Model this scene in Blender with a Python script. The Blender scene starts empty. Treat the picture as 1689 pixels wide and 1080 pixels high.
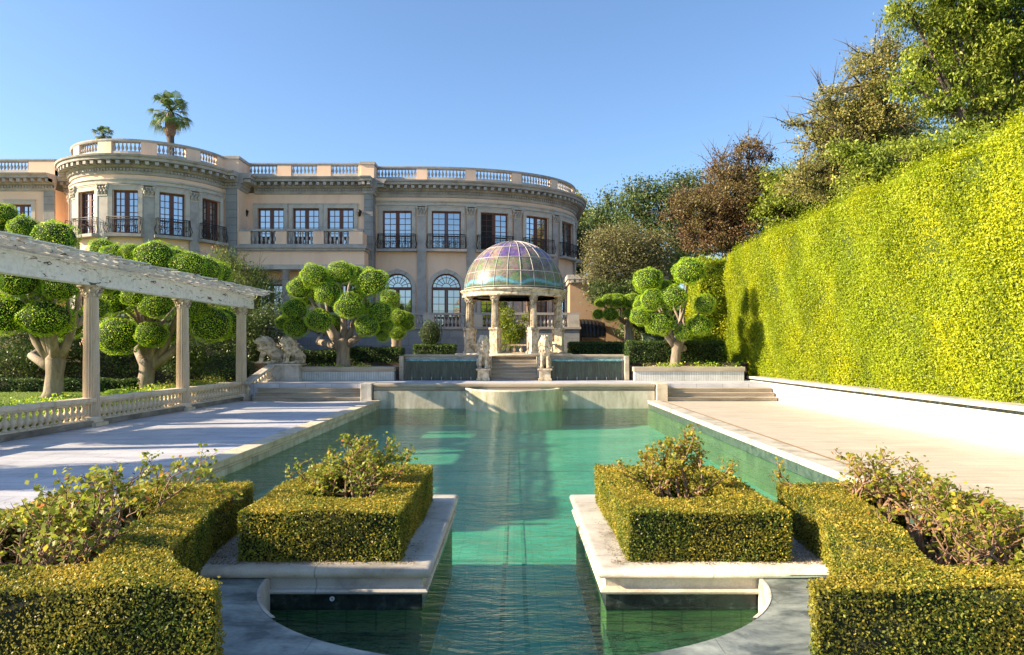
import bpy, math, random
import numpy as np
from mathutils import Vector, Matrix
R = math.radians
PI = math.pi
sc = bpy.context.scene
COL = sc.collection

# ------------------------------------------------------------------ camera, sky, sun, exposure
SUN_EL, SUN_BACK = 25.0, -9.5           # elevation; how far behind the -X axis (towards +Y) the sun stands
FPX = 1200.0
cam_d = bpy.data.cameras.new('camera'); cam = bpy.data.objects.new('camera', cam_d); COL.objects.link(cam)
cam.location = (0, 0, 2.3); cam.rotation_euler = (R(90), 0, 0)
cam_d.sensor_width = 36; cam_d.lens = 36 * FPX / 1689
cam_d.shift_x = -3.5 / 1689; cam_d.shift_y = 37 / 1689
cam_d.clip_end = 3000; sc.camera = cam

w = bpy.data.worlds.new("World"); sc.world = w; w.use_nodes = True
wn = w.node_tree; wn.nodes.clear()
sky = wn.nodes.new('ShaderNodeTexSky'); sky.sky_type = 'NISHITA'; sky.sun_disc = False
sky.sun_elevation = R(SUN_EL); sky.sun_rotation = R(-90 + SUN_BACK)
sky.altitude = 100; sky.air_density = 1.0; sky.dust_density = 0.9; sky.ozone_density = 4.3
bg = wn.nodes.new('ShaderNodeBackground'); bg.inputs[1].default_value = 0.092
wo = wn.nodes.new('ShaderNodeOutputWorld')
wn.links.new(sky.outputs[0], bg.inputs[0]); wn.links.new(bg.outputs[0], wo.inputs[0])

sd = bpy.data.lights.new('sun', 'SUN'); so = bpy.data.objects.new('sun', sd); COL.objects.link(so)
sd.energy = 4.6; sd.angle = R(0.5); sd.color = (1.0, 0.82, 0.56)
tosun = Vector((-math.cos(R(SUN_EL)) * math.cos(R(SUN_BACK)), math.cos(R(SUN_EL)) * math.sin(R(SUN_BACK)), math.sin(R(SUN_EL))))
so.rotation_euler = tosun.to_track_quat('Z', 'Y').to_euler(); so.location = (-30, 10, 40)
sc.view_settings.view_transform = 'Standard'; sc.view_settings.look = 'None'
sc.view_settings.exposure = 1.52; sc.view_settings.gamma = 1

# ------------------------------------------------------------------ helpers
rng = np.random.default_rng(7)
random.seed(7)
ORG = {}
def W(px, py, Y):
    return Vector(((px - 848) * Y / FPX, Y, 2.3 - (py - 577) * Y / FPX))

def tag(o, label=None, cat=None, group=None, kind=None):
    if label: o['label'] = label
    if cat: o['category'] = cat
    if group: o['group'] = group
    if kind: o['kind'] = kind
    return o
def empty(name, loc, label, cat, group=None):
    o = bpy.data.objects.new(name, None); COL.objects.link(o); o.location = loc
    o.empty_display_size = .2
    ORG[o] = Vector(loc)
    return tag(o, label, cat, group)
def link(name, me, parent, loc=(0, 0, 0), rz=0, scale=(1, 1, 1), rot=None):
    """mesh instance; loc in world coordinates"""
    o = bpy.data.objects.new(name, me); COL.objects.link(o)
    base = ORG[parent] if parent else Vector((0, 0, 0))
    if parent: o.parent = parent
    o.location = Vector(loc) - base
    o.rotation_euler = rot if rot else (0, 0, rz)
    o.scale = scale
    ORG[o] = Vector(loc)
    return o
def sub(name, me, parent):
    """child sharing its parent's local frame"""
    o = bpy.data.objects.new(name, me); COL.objects.link(o); o.parent = parent
    ORG[o] = ORG[parent]
    return o

class MB:
    def __init__(s): s.v = []; s.f = []; s.m = []; s.sm = []
    def add(s, vs, fs, mi=0, smooth=False):
        b = len(s.v); s.v += [tuple(q) for q in vs]
        s.f += [tuple(b + i for i in f) for f in fs]; s.m += [mi] * len(fs); s.sm += [smooth] * len(fs)
        return s
    def box(s, x0, x1, y0, y1, z0, z1, mi=0):
        vs = [(x0,y0,z0),(x1,y0,z0),(x1,y1,z0),(x0,y1,z0),(x0,y0,z1),(x1,y0,z1),(x1,y1,z1),(x0,y1,z1)]
        return s.add(vs, [(0,3,2,1),(4,5,6,7),(0,1,5,4),(1,2,6,5),(2,3,7,6),(3,0,4,7)], mi)
    def prism(s, poly, z0, z1, mi=0, bottom=True):
        n = len(poly)
        vs = [(p[0], p[1], z0) for p in poly] + [(p[0], p[1], z1) for p in poly]
        fs = [tuple(range(n, 2 * n))] + [(i, (i + 1) % n, n + (i + 1) % n, n + i) for i in range(n)]
        if bottom: fs.append(tuple(reversed(range(n))))
        return s.add(vs, fs, mi)
    def lathe(s, prof, cx=0, cy=0, z=0, seg=12, mi=0, smooth=True, a0=0, a1=2 * PI, flute=None):
        full = abs(a1 - a0 - 2 * PI) < 1e-6
        n = seg if full else seg + 1
        vs = []
        for (r, h) in prof:
            for k in range(n):
                a = a0 + (a1 - a0) * k / seg
                rr = r * (flute if (flute and k % 2) else 1)
                vs.append((cx + rr * math.cos(a), cy + rr * math.sin(a), z + h))
        fs = []
        for i in range(len(prof) - 1):
            for k in range(seg if not full else n):
                k2 = (k + 1) % n if full else k + 1
                fs.append((i * n + k, i * n + k2, (i + 1) * n + k2, (i + 1) * n + k))
        if full:
            if prof[0][0] > 1e-4: fs.append(tuple(reversed(range(n))))
            if prof[-1][0] > 1e-4: fs.append(tuple(range((len(prof) - 1) * n, len(prof) * n)))
        return s.add(vs, fs, mi, smooth)
    def tube(s, pts, rad, seg=6, mi=0, smooth=True):
        pts = [Vector(p) for p in pts]; n = len(pts); vs = []
        if not hasattr(rad, '__len__'): rad = [rad] * n
        for i, p in enumerate(pts):
            t = (pts[min(i + 1, n - 1)] - pts[max(i - 1, 0)])
            if t.length < 1e-6: t = Vector((0, 0, 1))
            t.normalize()
            u = t.cross(Vector((0, 1, 0)) if abs(t.y) < .9 else Vector((1, 0, 0))).normalized(); v = t.cross(u)
            for k in range(seg):
                a = 2 * PI * k / seg
                vs.append(p + (u * math.cos(a) + v * math.sin(a)) * rad[i])
        fs = [(i * seg + k, i * seg + (k + 1) % seg, (i + 1) * seg + (k + 1) % seg, (i + 1) * seg + k) for i in range(n - 1) for k in range(seg)]
        fs += [tuple(reversed(range(seg))), tuple(range((n - 1) * seg, n * seg))]
        return s.add(vs, fs, mi, smooth)
    def ball(s, c, r, seg=12, rings=8, mi=0):
        if not hasattr(r, '__len__'): r = (r, r, r)
        vs = [(c[0], c[1], c[2] - r[2])]
        for i in range(1, rings):
            t = PI * i / rings
            for k in range(seg):
                a = 2 * PI * k / seg
                vs.append((c[0] + r[0] * math.sin(t) * math.cos(a), c[1] + r[1] * math.sin(t) * math.sin(a), c[2] - r[2] * math.cos(t)))
        vs.append((c[0], c[1], c[2] + r[2])); top = len(vs) - 1
        fs = [(0, 1 + (k + 1) % seg, 1 + k) for k in range(seg)]
        for i in range(rings - 2):
            for k in range(seg):
                fs.append((1 + i * seg + k, 1 + i * seg + (k + 1) % seg, 1 + (i + 1) * seg + (k + 1) % seg, 1 + (i + 1) * seg + k))
        b = 1 + (rings - 2) * seg
        fs += [(b + k, b + (k + 1) % seg, top) for k in range(seg)]
        return s.add(vs, fs, mi, True)
    def mesh(s, name, mats, off=(0, 0, 0)):
        me = bpy.data.meshes.new(name)
        ox, oy, oz = off
        me.from_pydata([(a - ox, b - oy, c - oz) for a, b, c in s.v], [], s.f)
        for m in (mats if isinstance(mats, (list, tuple)) else [mats]): me.materials.append(m)
        me.polygons.foreach_set('material_index', s.m); me.polygons.foreach_set('use_smooth', s.sm)
        me.update(); return me
    def build(s, name, mats, parent=None, org=None, bevel=0):
        """world-coordinate geometry linked under parent (or top level with origin org)"""
        if parent is not None:
            base = ORG[parent]; me = s.mesh(name, mats, base)
            o = bpy.data.objects.new(name, me); COL.objects.link(o); o.parent = parent; ORG[o] = base
        else:
            base = Vector(org or (0, 0, 0)); me = s.mesh(name, mats, base)
            o = bpy.data.objects.new(name, me); COL.objects.link(o); o.location = base; ORG[o] = base
        if bevel:
            b = o.modifiers.new('bevel', 'BEVEL'); b.width = bevel; b.segments = 2; b.limit_method = 'ANGLE'; b.angle_limit = R(50)
        return o

def nrm(a): return a / np.maximum(np.linalg.norm(a, axis=1, keepdims=True), 1e-9)
def leaf_arrays(P, N, L, asp=.55, jit=.6, up=None):
    n = len(P)
    Nn = nrm(N + jit * rng.normal(size=(n, 3)))
    D = rng.normal(size=(n, 3)) if up is None else rng.normal(size=(n, 3)) * .5 + np.array(up)
    D = nrm(D - Nn * (D * Nn).sum(1, keepdims=True)); Wd = np.cross(Nn, D)
    Lr = (L * rng.uniform(.65, 1.3, n))[:, None]
    a = D * Lr * .5; b = Wd * Lr * asp * .5
    fold = Nn * Lr * .08
    V = np.stack([P - a, P + b * 1.0 + fold, P + a, P - b * 1.0 + fold], 1).reshape(-1, 3)
    return V
def np_mesh(name, mats, V, tint, core=None):
    """V: (4n,3) leaf quads; core: MB added after (material slot 1)"""
    n = len(V) // 4
    cv = np.array(core.v, dtype=np.float64).reshape(-1, 3) if core else np.zeros((0, 3))
    allv = np.vstack([V, cv]).astype(np.float32)
    me = bpy.data.meshes.new(name)
    me.vertices.add(len(allv)); me.vertices.foreach_set('co', allv.ravel())
    loops = [np.arange(4 * n)]; starts = [np.arange(n) * 4]; tot = [np.full(n, 4)]; mi = [np.zeros(n, int)]
    if core:
        cl = np.array([i + 4 * n for f in core.f for i in f]); ct = np.array([len(f) for f in core.f])
        loops.append(cl); starts.append(4 * n + np.concatenate([[0], np.cumsum(ct)[:-1]])); tot.append(ct); mi.append(np.ones(len(ct), int))
    loops = np.concatenate(loops); starts = np.concatenate(starts); mi = np.concatenate(mi)
    me.loops.add(len(loops)); me.loops.foreach_set('vertex_index', loops.astype(np.int32))
    me.polygons.add(len(starts)); me.polygons.foreach_set('loop_start', starts.astype(np.int32))
    me.polygons.foreach_set('material_index', mi.astype(np.int32))
    me.update(calc_edges=True)
    at = me.attributes.new('tint', 'FLOAT', 'FACE')
    t = np.concatenate([tint, np.full(len(starts) - n, .2)]).astype(np.float32)
    at.data.foreach_set('value', t)
    for m in mats: me.materials.append(m)
    return me

# ------------------------------------------------------------------ materials
M = {}
class NT:
    def __init__(s, name):
        m = bpy.data.materials.new(name); m.use_nodes = True; s.m = m; s.t = m.node_tree; s.t.nodes.clear()
        s.out = s.n('ShaderNodeOutputMaterial'); M[name] = m
    def n(s, ty, **k):
        nd = s.t.nodes.new(ty)
        for a, b in k.items(): setattr(nd, a, b)
        return nd
    def l(s, a, b): s.t.links.new(a, b)
    def coord(s, scale=(1, 1, 1), which='Object'):
        tc = s.n('ShaderNodeTexCoord'); mp = s.n('ShaderNodeMapping'); mp.inputs['Scale'].default_value = scale
        s.l(tc.outputs[which], mp.inputs[0]); return mp.outputs[0]
    def noise(s, vec, scale, detail=5, rough=.6, dist=0):
        n = s.n('ShaderNodeTexNoise'); n.inputs['Scale'].default_value = scale; n.inputs['Detail'].default_value = detail
        n.inputs['Roughness'].default_value = rough; n.inputs['Distortion'].default_value = dist
        s.l(vec, n.inputs['Vector']); return n.outputs['Fac']
    def ramp(s, fac, stops):
        r = s.n('ShaderNodeValToRGB'); e = r.color_ramp.elements
        while len(e) < len(stops): e.new(.5)
        for el, (p, c) in zip(e, stops): el.position = p; el.color = (*c, 1) if len(c) == 3 else c
        s.l(fac, r.inputs[0]); return r.outputs[0]
    def mix(s, fac, a, b, mode='MIX'):
        m = s.n('ShaderNodeMix', data_type='RGBA', blend_type=mode)
        for sock, v in ((m.inputs[0], fac), (m.inputs[6], a), (m.inputs[7], b)):
            if isinstance(v, (int, float)): sock.default_value = v
            elif isinstance(v, tuple): sock.default_value = (*v, 1)
            else: s.l(v, sock)
        return m.outputs[2]
    def bump(s, h, st=.3, dist=.02, nrml=None):
        b = s.n('ShaderNodeBump'); b.inputs['Strength'].default_value = st; b.inputs['Distance'].default_value = dist
        s.l(h, b.inputs['Height'])
        if nrml is not None: s.l(nrml, b.inputs['Normal'])
        return b.outputs[0]
    def pbr(s, col, rough=.7, normal=None, metal=0, spec=.4):
        p = s.n('ShaderNodeBsdfPrincipled')
        if isinstance(col, tuple): p.inputs['Base Color'].default_value = (*col, 1)
        else: s.l(col, p.inputs['Base Color'])
        if isinstance(rough, (int, float)): p.inputs['Roughness'].default_value = rough
        else: s.l(rough, p.inputs['Roughness'])
        p.inputs['Metallic'].default_value = metal; p.inputs['Specular IOR Level'].default_value = spec
        if normal is not None: s.l(normal, p.inputs['Normal'])
        return p
    def done(s, shader): s.l(shader.outputs[0] if hasattr(shader, 'outputs') else shader, s.out.inputs[0]); return s.m

def stone(name, c1, c2, c3=None, scale=1.5, stretch=(1, 1, 1), rough=.75, bump=.25, fine=40, joints=None, pos=(.3, .5, .72)):
    t = NT(name); v = t.coord(stretch)
    n1 = t.noise(v, scale, 8, .65, .4)
    c = t.ramp(n1, [(pos[0], c2), (pos[1], c1), (pos[2], c3 or c1)])
    nf = t.noise(t.coord(), fine, 4, .7)
    c = t.mix(.35, c, t.ramp(nf, [(.3, (.45, .45, .45)), (.6, (1, 1, 1))]), 'MULTIPLY')
    h = nf
    if joints:
        br = t.n('ShaderNodeTexBrick'); br.inputs['Scale'].default_value = 1
        br.inputs['Brick Width'].default_value = joints[0]; br.inputs['Row Height'].default_value = joints[1]
        br.inputs['Mortar Size'].default_value = joints[2]; br.offset = joints[3] if len(joints) > 3 else .5
        br.inputs['Color1'].default_value = (1, 1, 1, 1); br.inputs['Color2'].default_value = (.86, .86, .86, 1); br.inputs['Mortar'].default_value = (.42, .42, .42, 1)
        if len(joints) > 4:
            t2 = t.n('ShaderNodeMapping'); tc = t.n('ShaderNodeTexCoord'); t2.inputs['Rotation'].default_value = joints[4]
            t.l(tc.outputs['Object'], t2.inputs[0]); t.l(t2.outputs[0], br.inputs['Vector'])
        else: t.l(t.coord(), br.inputs['Vector'])
        c = t.mix(.75, c, br.outputs['Color'], 'MULTIPLY')
    return t.done(t.pbr(c, rough, t.bump(h, bump, .02)))

def leafmat(name, cols, patch=None, transl=.35, rough=.45, pscale=.8):
    t = NT(name)
    at = t.n('ShaderNodeAttribute'); at.attribute_name = 'tint'
    c = t.ramp(at.outputs['Fac'], cols)
    if patch:
        nz = t.noise(t.coord(), pscale, 3)
        f = t.ramp(nz, [(.42, (0, 0, 0)), (.6, (1, 1, 1))])
        c = t.mix(f, c, t.mix(.6, c, patch))
    p = t.pbr(c, rough, spec=.3)
    tr = t.n('ShaderNodeBsdfTranslucent'); t.l(c, tr.inputs[0])
    mx = t.n('ShaderNodeMixShader'); mx.inputs[0].default_value = transl
    t.l(p.outputs[0], mx.inputs[1]); t.l(tr.outputs[0], mx.inputs[2])
    return t.done(mx)

stone('cream_stone', (.68, .57, .42), (.42, .35, .24), (.78, .70, .55), 2.2, rough=.8, bump=.4)
stone('aged_stone', (.58, .47, .33), (.20, .17, .12), (.76, .68, .54), 3.5, rough=.85, bump=.6, pos=(.36, .48, .62))
stone('pale_stone', (.54, .50, .44), (.32, .29, .25), (.66, .63, .57), 1.9, rough=.6, bump=.25, fine=60, joints=(1.35, 1.35, .008, 0), pos=(.34, .48, .68))
stone('step_stone', (.46, .39, .30), (.26, .21, .16), (.58, .51, .41), 1.2, (.4, 2, 2), rough=.75, bump=.3)
stone('wall_stone', (.56, .51, .39), (.28, .26, .17), (.76, .72, .62), 1.3, (1.6, 1.6, .5), rough=.7, bump=.3)
stone('lilac_marble', (.60, .60, .66), (.40, .41, .47), (.72, .73, .79), 1.1, (.5, 1.6, 1), rough=.5, bump=.15, fine=30, joints=(1.2, .6, .012))  # white-lilac marble, the stone's own colour
stone('tan_travertine', (.57, .50, .43), (.44, .38, .32), (.64, .58, .50), 2.0, (.35, 3.5, 1), rough=.65, bump=.12, fine=25, joints=(1.2, .6, .004))  # tan travertine, a different stone from the marble
stone('deck_border', (.36, .22, .11), (.28, .17, .09), None, 2, rough=.7)
stone('white_render', (.86, .84, .80), (.80, .77, .71), None, .7, rough=.8, bump=.08)
stone('green_marble', (.25, .28, .26), (.08, .10, .10), (.46, .50, .44), 1.7, (1, 1.6, 1), rough=.38, bump=.12, fine=18, pos=(.38, .5, .68), joints=(1.6, 1.1, .005))
stone('house_stucco', (.92, .64, .45), (.82, .56, .39), (.94, .68, .49), .8, (1.2, 1.2, .35), rough=.85, bump=.1)
stone('house_trim', (.42, .385, .35), (.28, .255, .235), (.52, .48, .44), 1.3, rough=.8, bump=.2)
stone('house_trim_light', (.56, .50, .42), (.34, .31, .27), (.56, .52, .45), 1.3, rough=.8, bump=.2)
stone('quoin', (.31, .31, .30), (.24, .24, .235), (.36, .36, .35), 1.1, rough=.8, joints=(50, .52, .02, 0, (R(90), 0, 0)))
stone('ashlar', (.32, .33, .34), (.23, .24, .25), (.42, .43, .43), 1.1, rough=.8, joints=(1.1, .5, .012, .5, (R(90), 0, 0)))
stone('annex_stucco', (.50, .33, .20), (.42, .27, .16), None, .8, rough=.85)
stone('planter_tile', (.66, .66, .64), (.50, .50, .47), (.75, .75, .74), 2, rough=.4, joints=(.12, 3, .01, 0, (R(90), 0, 0)))
stone('soil', (.07, .05, .035), (.04, .03, .02), (.12, .09, .06), 5, rough=.95, bump=.8)
stone('bark', (.30, .24, .18), (.15, .115, .085), (.48, .40, .32), 3, (1, 1, .35), rough=.9, bump=.8, fine=22)
stone('dark_bark', (.11, .085, .065), (.06, .05, .04), (.18, .14, .11), 3, (1, 1, .3), rough=.9, bump=.8)
stone('cane_bark', (.27, .16, .10), (.12, .07, .045), (.42, .30, .20), 9, rough=.85, bump=.5)
stone('lawn_ground', (.16, .24, .03), (.09, .15, .02), (.24, .30, .05), 3, rough=.95, bump=.8, fine=80)
stone('earth_ground', (.16, .13, .08), (.09, .09, .04), (.20, .19, .10), .2, rough=.95, bump=.6)
stone('gravel', (.30, .25, .19), (.14, .11, .08), (.48, .42, .34), 14, rough=.9, bump=.9, fine=90)
stone('roof_felt', (.20, .19, .18), (.15, .14, .13), None, 1)

t = NT('iron'); t.done(t.pbr((.018, .018, .02), .5, metal=.3))
t = NT('red_wood'); v = t.coord((6, 6, .8)); n = t.noise(v, 3, 4)
t.done(t.pbr(t.ramp(n, [(.3, (.085, .026, .015)), (.7, (.17, .055, .03))]), .35))
t = NT('interior'); t.done(t.pbr((.02, .016, .014), .8))
t = NT('black_canvas'); t.done(t.pbr((.012, .013, .016), .45))
t = NT('white_plastic'); t.done(t.pbr((.7, .7, .68), .4))
t = NT('pale_green_cabinet'); t.done(t.pbr((.25, .32, .24), .6))

# window glass: coated pane, sky mirrored over a dark room
t = NT('pane_glass')
gl = t.n('ShaderNodeBsdfGlossy'); gl.inputs['Roughness'].default_value = .03; gl.inputs[0].default_value = (.85, .92, 1, 1)
nz = t.noise(t.coord(), 1.3, 2); t.l(t.bump(nz, .12, .05), gl.inputs['Normal'])
df = t.n('ShaderNodeBsdfDiffuse'); df.inputs[0].default_value = (.06, .055, .05, 1)
mx = t.n('ShaderNodeMixShader'); mx.inputs[0].default_value = .46
t.l(df.outputs[0], mx.inputs[1]); t.l(gl.outputs[0], mx.inputs[2]); t.done(mx)

# peeling white paint on weathered wood
t = NT('peeling_paint')
v = t.coord((1, 1, 1)); n1 = t.noise(t.coord((3, 1.0, 5)), 1.5, 7, .66, 1.2)
mask = t.ramp(n1, [(.60, (0, 0, 0)), (.62, (1, 1, 1))])
white = t.ramp(t.noise(v, 6, 6, .7), [(.3, (.62, .58, .52)), (.55, (.82, .79, .74))])
wood = t.ramp(t.noise(t.coord((9, 1, 9)), 3, 4), [(.3, (.05, .035, .025)), (.7, (.17, .12, .08))])
hb = t.mix(.5, mask, t.noise(v, 30, 4))
t.done(t.pbr(t.mix(mask, white, wood), .7, t.bump(hb, .5, -.02)))

# fluted column limestone (yellow stained)
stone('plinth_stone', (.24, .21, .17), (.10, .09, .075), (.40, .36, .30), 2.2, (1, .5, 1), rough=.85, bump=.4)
stone('column_stone', (.74, .62, .46), (.52, .40, .27), (.80, .72, .58), 1.6, (2, 2, .4), rough=.8, bump=.35)

# water: fresnel mirror over a clear, tinted body
def water(name, tint, scale, bumpd, gloss=(.95, 1, 1), stretch=(.55, 1.3, 1)):
    t = NT(name)
    v = t.coord(stretch)
    a = t.noise(v, scale, 3, .55, .5); b = t.noise(v, scale * 4.5, 3, .6, .3)
    h = t.n('ShaderNodeMath', operation='MULTIPLY_ADD'); t.l(b, h.inputs[0]); h.inputs[1].default_value = .3; t.l(a, h.inputs[2])
    nm = t.bump(h.outputs[0], 1.0, bumpd)
    gl = t.n('ShaderNodeBsdfGlossy'); gl.inputs['Roughness'].default_value = .03; gl.inputs[0].default_value = (*gloss, 1); t.l(nm, gl.inputs['Normal'])
    tr = t.n('ShaderNodeBsdfTransparent'); tr.inputs[0].default_value = (*tint, 1)
    fr = t.n('ShaderNodeFresnel'); fr.inputs[0].default_value = 1.38; t.l(nm, fr.inputs['Normal'])
    # Fresnel seen from below would give total reflection (no refraction is modelled): use a plain 8% there
    ge = t.n('ShaderNodeNewGeometry'); fm = t.n('ShaderNodeMix'); t.l(ge.outputs['Backfacing'], fm.inputs[0]); t.l(fr.outputs[0], fm.inputs[2]); fm.inputs[3].default_value = .08
    mx = t.n('ShaderNodeMixShader'); t.l(fm.outputs[0], mx.inputs[0]); t.l(tr.outputs[0], mx.inputs[1]); t.l(gl.outputs[0], mx.inputs[2])
    return t.done(mx)
water('pool_water', (.60, .92, .80), 2.0, .12)
water('basin_water', (.5, .8, .7), 3, .02)

t = NT('pool_tile')
v = t.coord(); n1 = t.noise(v, .35, 4, .6, .5)
c = t.ramp(n1, [(.3, (.10, .31, .24)), (.5, (.18, .44, .35)), (.7, (.32, .56, .45))])
br = t.n('ShaderNodeTexBrick'); br.offset = 0; br.inputs['Scale'].default_value = 1; br.inputs['Brick Width'].default_value = .3; br.inputs['Row Height'].default_value = .3
br.inputs['Mortar Size'].default_value = .008; br.inputs['Color1'].default_value = (1, 1, 1, 1); br.inputs['Color2'].default_value = (.85, .9, .9, 1); br.inputs['Mortar'].default_value = (.5, .6, .6, 1)
t.l(v, br.inputs['Vector'])
t.done(t.pbr(t.mix(.6, c, br.outputs['Color'], 'MULTIPLY'), .5))
stone('submerged_stone', (.15, .17, .07), (.08, .11, .05), (.24, .25, .12), 1.2, rough=.6, joints=(.3, .3, .01, 0, (R(90), 0, R(90))))
stone('basin_tile', (.045, .10, .055), (.025, .055, .03), (.09, .15, .08), 2.5, rough=.5, joints=(.3, .3, .01, 0))
stone('reflection_ledge_tile', (.10, .34, .26), (.07, .26, .20), None, 4)  # colour of the painted reflection streaks and of the floor ledge lines
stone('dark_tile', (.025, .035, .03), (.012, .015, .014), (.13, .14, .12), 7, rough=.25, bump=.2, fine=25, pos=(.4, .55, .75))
stone('edge_tile', (.10, .16, .13), (.05, .08, .07), (.20, .26, .22), 5, rough=.3, joints=(.3, 3, .02, 0, (R(90), 0, R(90))))

t = NT('fall_water')
v = t.coord((9, 9, .8)); n1 = t.noise(v, 1.5, 6, .7, .6)
c = t.ramp(n1, [(.3, (.006, .014, .016)), (.5, (.02, .045, .04)), (.64, (.05, .085, .07)), (.8, (.18, .24, .22))])
t.done(t.pbr(c, .15, t.bump(n1, .6, .03), spec=.7))
t = NT('fall_lip')
n1 = t.noise(t.coord((2.5, 2, 3)), 3, 5, .7, 1)
t.done(t.pbr(t.ramp(n1, [(.35, (.03, .11, .13)), (.52, (.10, .32, .36)), (.66, (.45, .62, .62))]), .15, t.bump(n1, .5, .03), spec=.8))

# stained-glass dome: river, hills, violet sky between lead lines
t = NT('stained_glass')
tc = t.n('ShaderNodeTexCoord'); sep = t.n('ShaderNodeSeparateXYZ'); t.l(tc.outputs['Object'], sep.inputs[0])
warp = t.noise(t.coord((1, 1, .6)), .7, 2, .5)
h = t.n('ShaderNodeMath', operation='MULTIPLY_ADD'); t.l(warp, h.inputs[0]); h.inputs[1].default_value = .8
h0 = t.n('ShaderNodeMath', operation='SUBTRACT'); t.l(sep.outputs[2], h0.inputs[0]); h0.inputs[1].default_value = .4; t.l(h0.outputs[0], h.inputs[2])
hd = t.n('ShaderNodeMath', operation='DIVIDE'); t.l(h.outputs[0], hd.inputs[0]); hd.inputs[1].default_value = 2.95
patch = t.noise(t.coord(), 1.2, 3)
land = t.ramp(patch, [(.42, (.22, .17, .13)), (.5, (.34, .28, .22)), (.56, (.15, .24, .10)), (.64, (.24, .34, .15))])
skyc = t.ramp(patch, [(.40, (.13, .09, .28)), (.48, (.22, .16, .38)), (.53, (.36, .26, .24)), (.62, (.42, .32, .24))])
low = t.ramp(hd.outputs[0], [(.0, (.13, .17, .10)), (.075, (.14, .19, .10)), (.08, (.10, .36, .42)), (.12, (.20, .50, .56)), (.16, (.10, .33, .40)), (.165, (.2, .2, .2))])
f1 = t.ramp(hd.outputs[0], [(.16, (0, 0, 0)), (.165, (1, 1, 1))]); f2 = t.ramp(hd.outputs[0], [(.56, (0, 0, 0)), (.58, (1, 1, 1))])
c = t.mix(f2, t.mix(f1, low, land), skyc)
vo = t.n('ShaderNodeTexVoronoi', feature='DISTANCE_TO_EDGE'); vo.inputs['Scale'].default_value = 4.5; t.l(t.coord((1, 1, 1.6)), vo.inputs['Vector'])
lead = t.ramp(vo.outputs['Distance'], [(.015, (.25, .25, .25)), (.04, (1, 1, 1))])
vc = t.n('ShaderNodeTexVoronoi'); vc.inputs['Scale'].default_value = 4.5; t.l(t.coord((1, 1, 1.6)), vc.inputs['Vector'])
c = t.mix(.28, c, vc.outputs['Color'], 'SOFT_LIGHT')
c = t.mix(.07, c, (.62, .58, .55))
c = t.mix(.6, c, lead, 'MULTIPLY')
p = t.pbr(c, .33, t.bump(t.noise(t.coord(), 25, 2), .25, .02), spec=.45)
tr = t.n('ShaderNodeBsdfTranslucent'); t.l(c, tr.inputs[0])
mx = t.n('ShaderNodeMixShader'); mx.inputs[0].default_value = .3; t.l(p.outputs[0], mx.inputs[1]); t.l(tr.outputs[0], mx.inputs[2]); t.done(mx)
t = NT('lead_rib'); t.done(t.pbr((.46, .44, .42), .6))

# foliage
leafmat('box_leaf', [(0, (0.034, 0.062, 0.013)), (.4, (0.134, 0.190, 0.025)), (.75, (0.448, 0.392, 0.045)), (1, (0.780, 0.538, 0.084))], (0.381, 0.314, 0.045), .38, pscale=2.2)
leafmat('wall_leaf', [(0, (.14, .20, .008)), (.35, (.36, .42, .012)), (.8, (.54, .56, .014)), (1, (.64, .60, .03))], (.30, .40, .02), .38, pscale=.3)
leafmat('topiary_leaf', [(0, (0.117, 0.256, 0.025)), (.4, (0.351, 0.629, 0.034)), (.8, (0.698, 0.780, 0.047)), (1, (0.780, 0.780, 0.070))], None, .35)
leafmat('dark_hedge_leaf', [(0, (0.026, 0.064, 0.018)), (.5, (0.064, 0.126, 0.026)), (1, (0.180, 0.234, 0.046))], None, .25)
leafmat('rose_leaf', [(0, (.10, .14, .02)), (.5, (.28, .34, .035)), (.85, (.52, .50, .06)), (.96, (.55, .38, .07)), (1, (.46, .18, .06))], None, .5)
leafmat('russet_rose_leaf', [(0, (.14, .18, .02)), (.5, (.38, .38, .04)), (.85, (.58, .44, .06)), (1, (.52, .22, .06))], None, .5)
leafmat('oak_leaf', [(0, (0.043, 0.076, 0.026)), (.5, (0.108, 0.162, 0.043)), (1, (0.259, 0.302, 0.086))], None, .3)
leafmat('olive_leaf', [(0, (0.089, 0.095, 0.038)), (.5, (0.217, 0.204, 0.083)), (1, (0.383, 0.332, 0.140))], None, .3)
leafmat('plum_leaf', [(0, (0.093, 0.051, 0.025)), (.5, (0.230, 0.132, 0.068)), (.8, (0.289, 0.212, 0.085)), (1, (0.374, 0.289, 0.119))], (0.221, 0.204, 0.068), .35, pscale=.3)
leafmat('brown_tree_leaf', [(0, (0.090, 0.105, 0.030)), (.5, (0.284, 0.284, 0.075)), (.85, (0.478, 0.419, 0.120)), (1, (0.598, 0.359, 0.149))], (0.359, 0.329, 0.090), .35, pscale=.35)
leafmat('green_tree_leaf', [(0, (0.075, 0.128, 0.022)), (.5, (0.254, 0.344, 0.038)), (1, (0.628, 0.688, 0.090))], (0.299, 0.329, 0.045), .4, pscale=.4)
leafmat('gold_tree_leaf', [(0, (0.130, 0.156, 0.026)), (.5, (0.286, 0.286, 0.039)), (1, (0.468, 0.416, 0.065))], None, .4)
leafmat('myrtle_leaf', [(0, (0.045, 0.090, 0.022)), (.5, (0.150, 0.225, 0.045)), (.9, (0.390, 0.420, 0.090)), (1, (0.675, 0.240, 0.300))], None, .4)
leafmat('palm_leaf', [(0, (0.060, 0.105, 0.022)), (.6, (0.150, 0.225, 0.045)), (1, (0.330, 0.300, 0.090))], None, .3)
leafmat('dry_leaf', [(0, (.12, .07, .03)), (.5, (.28, .18, .08)), (1, (.42, .32, .17))], None, .1)
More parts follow.
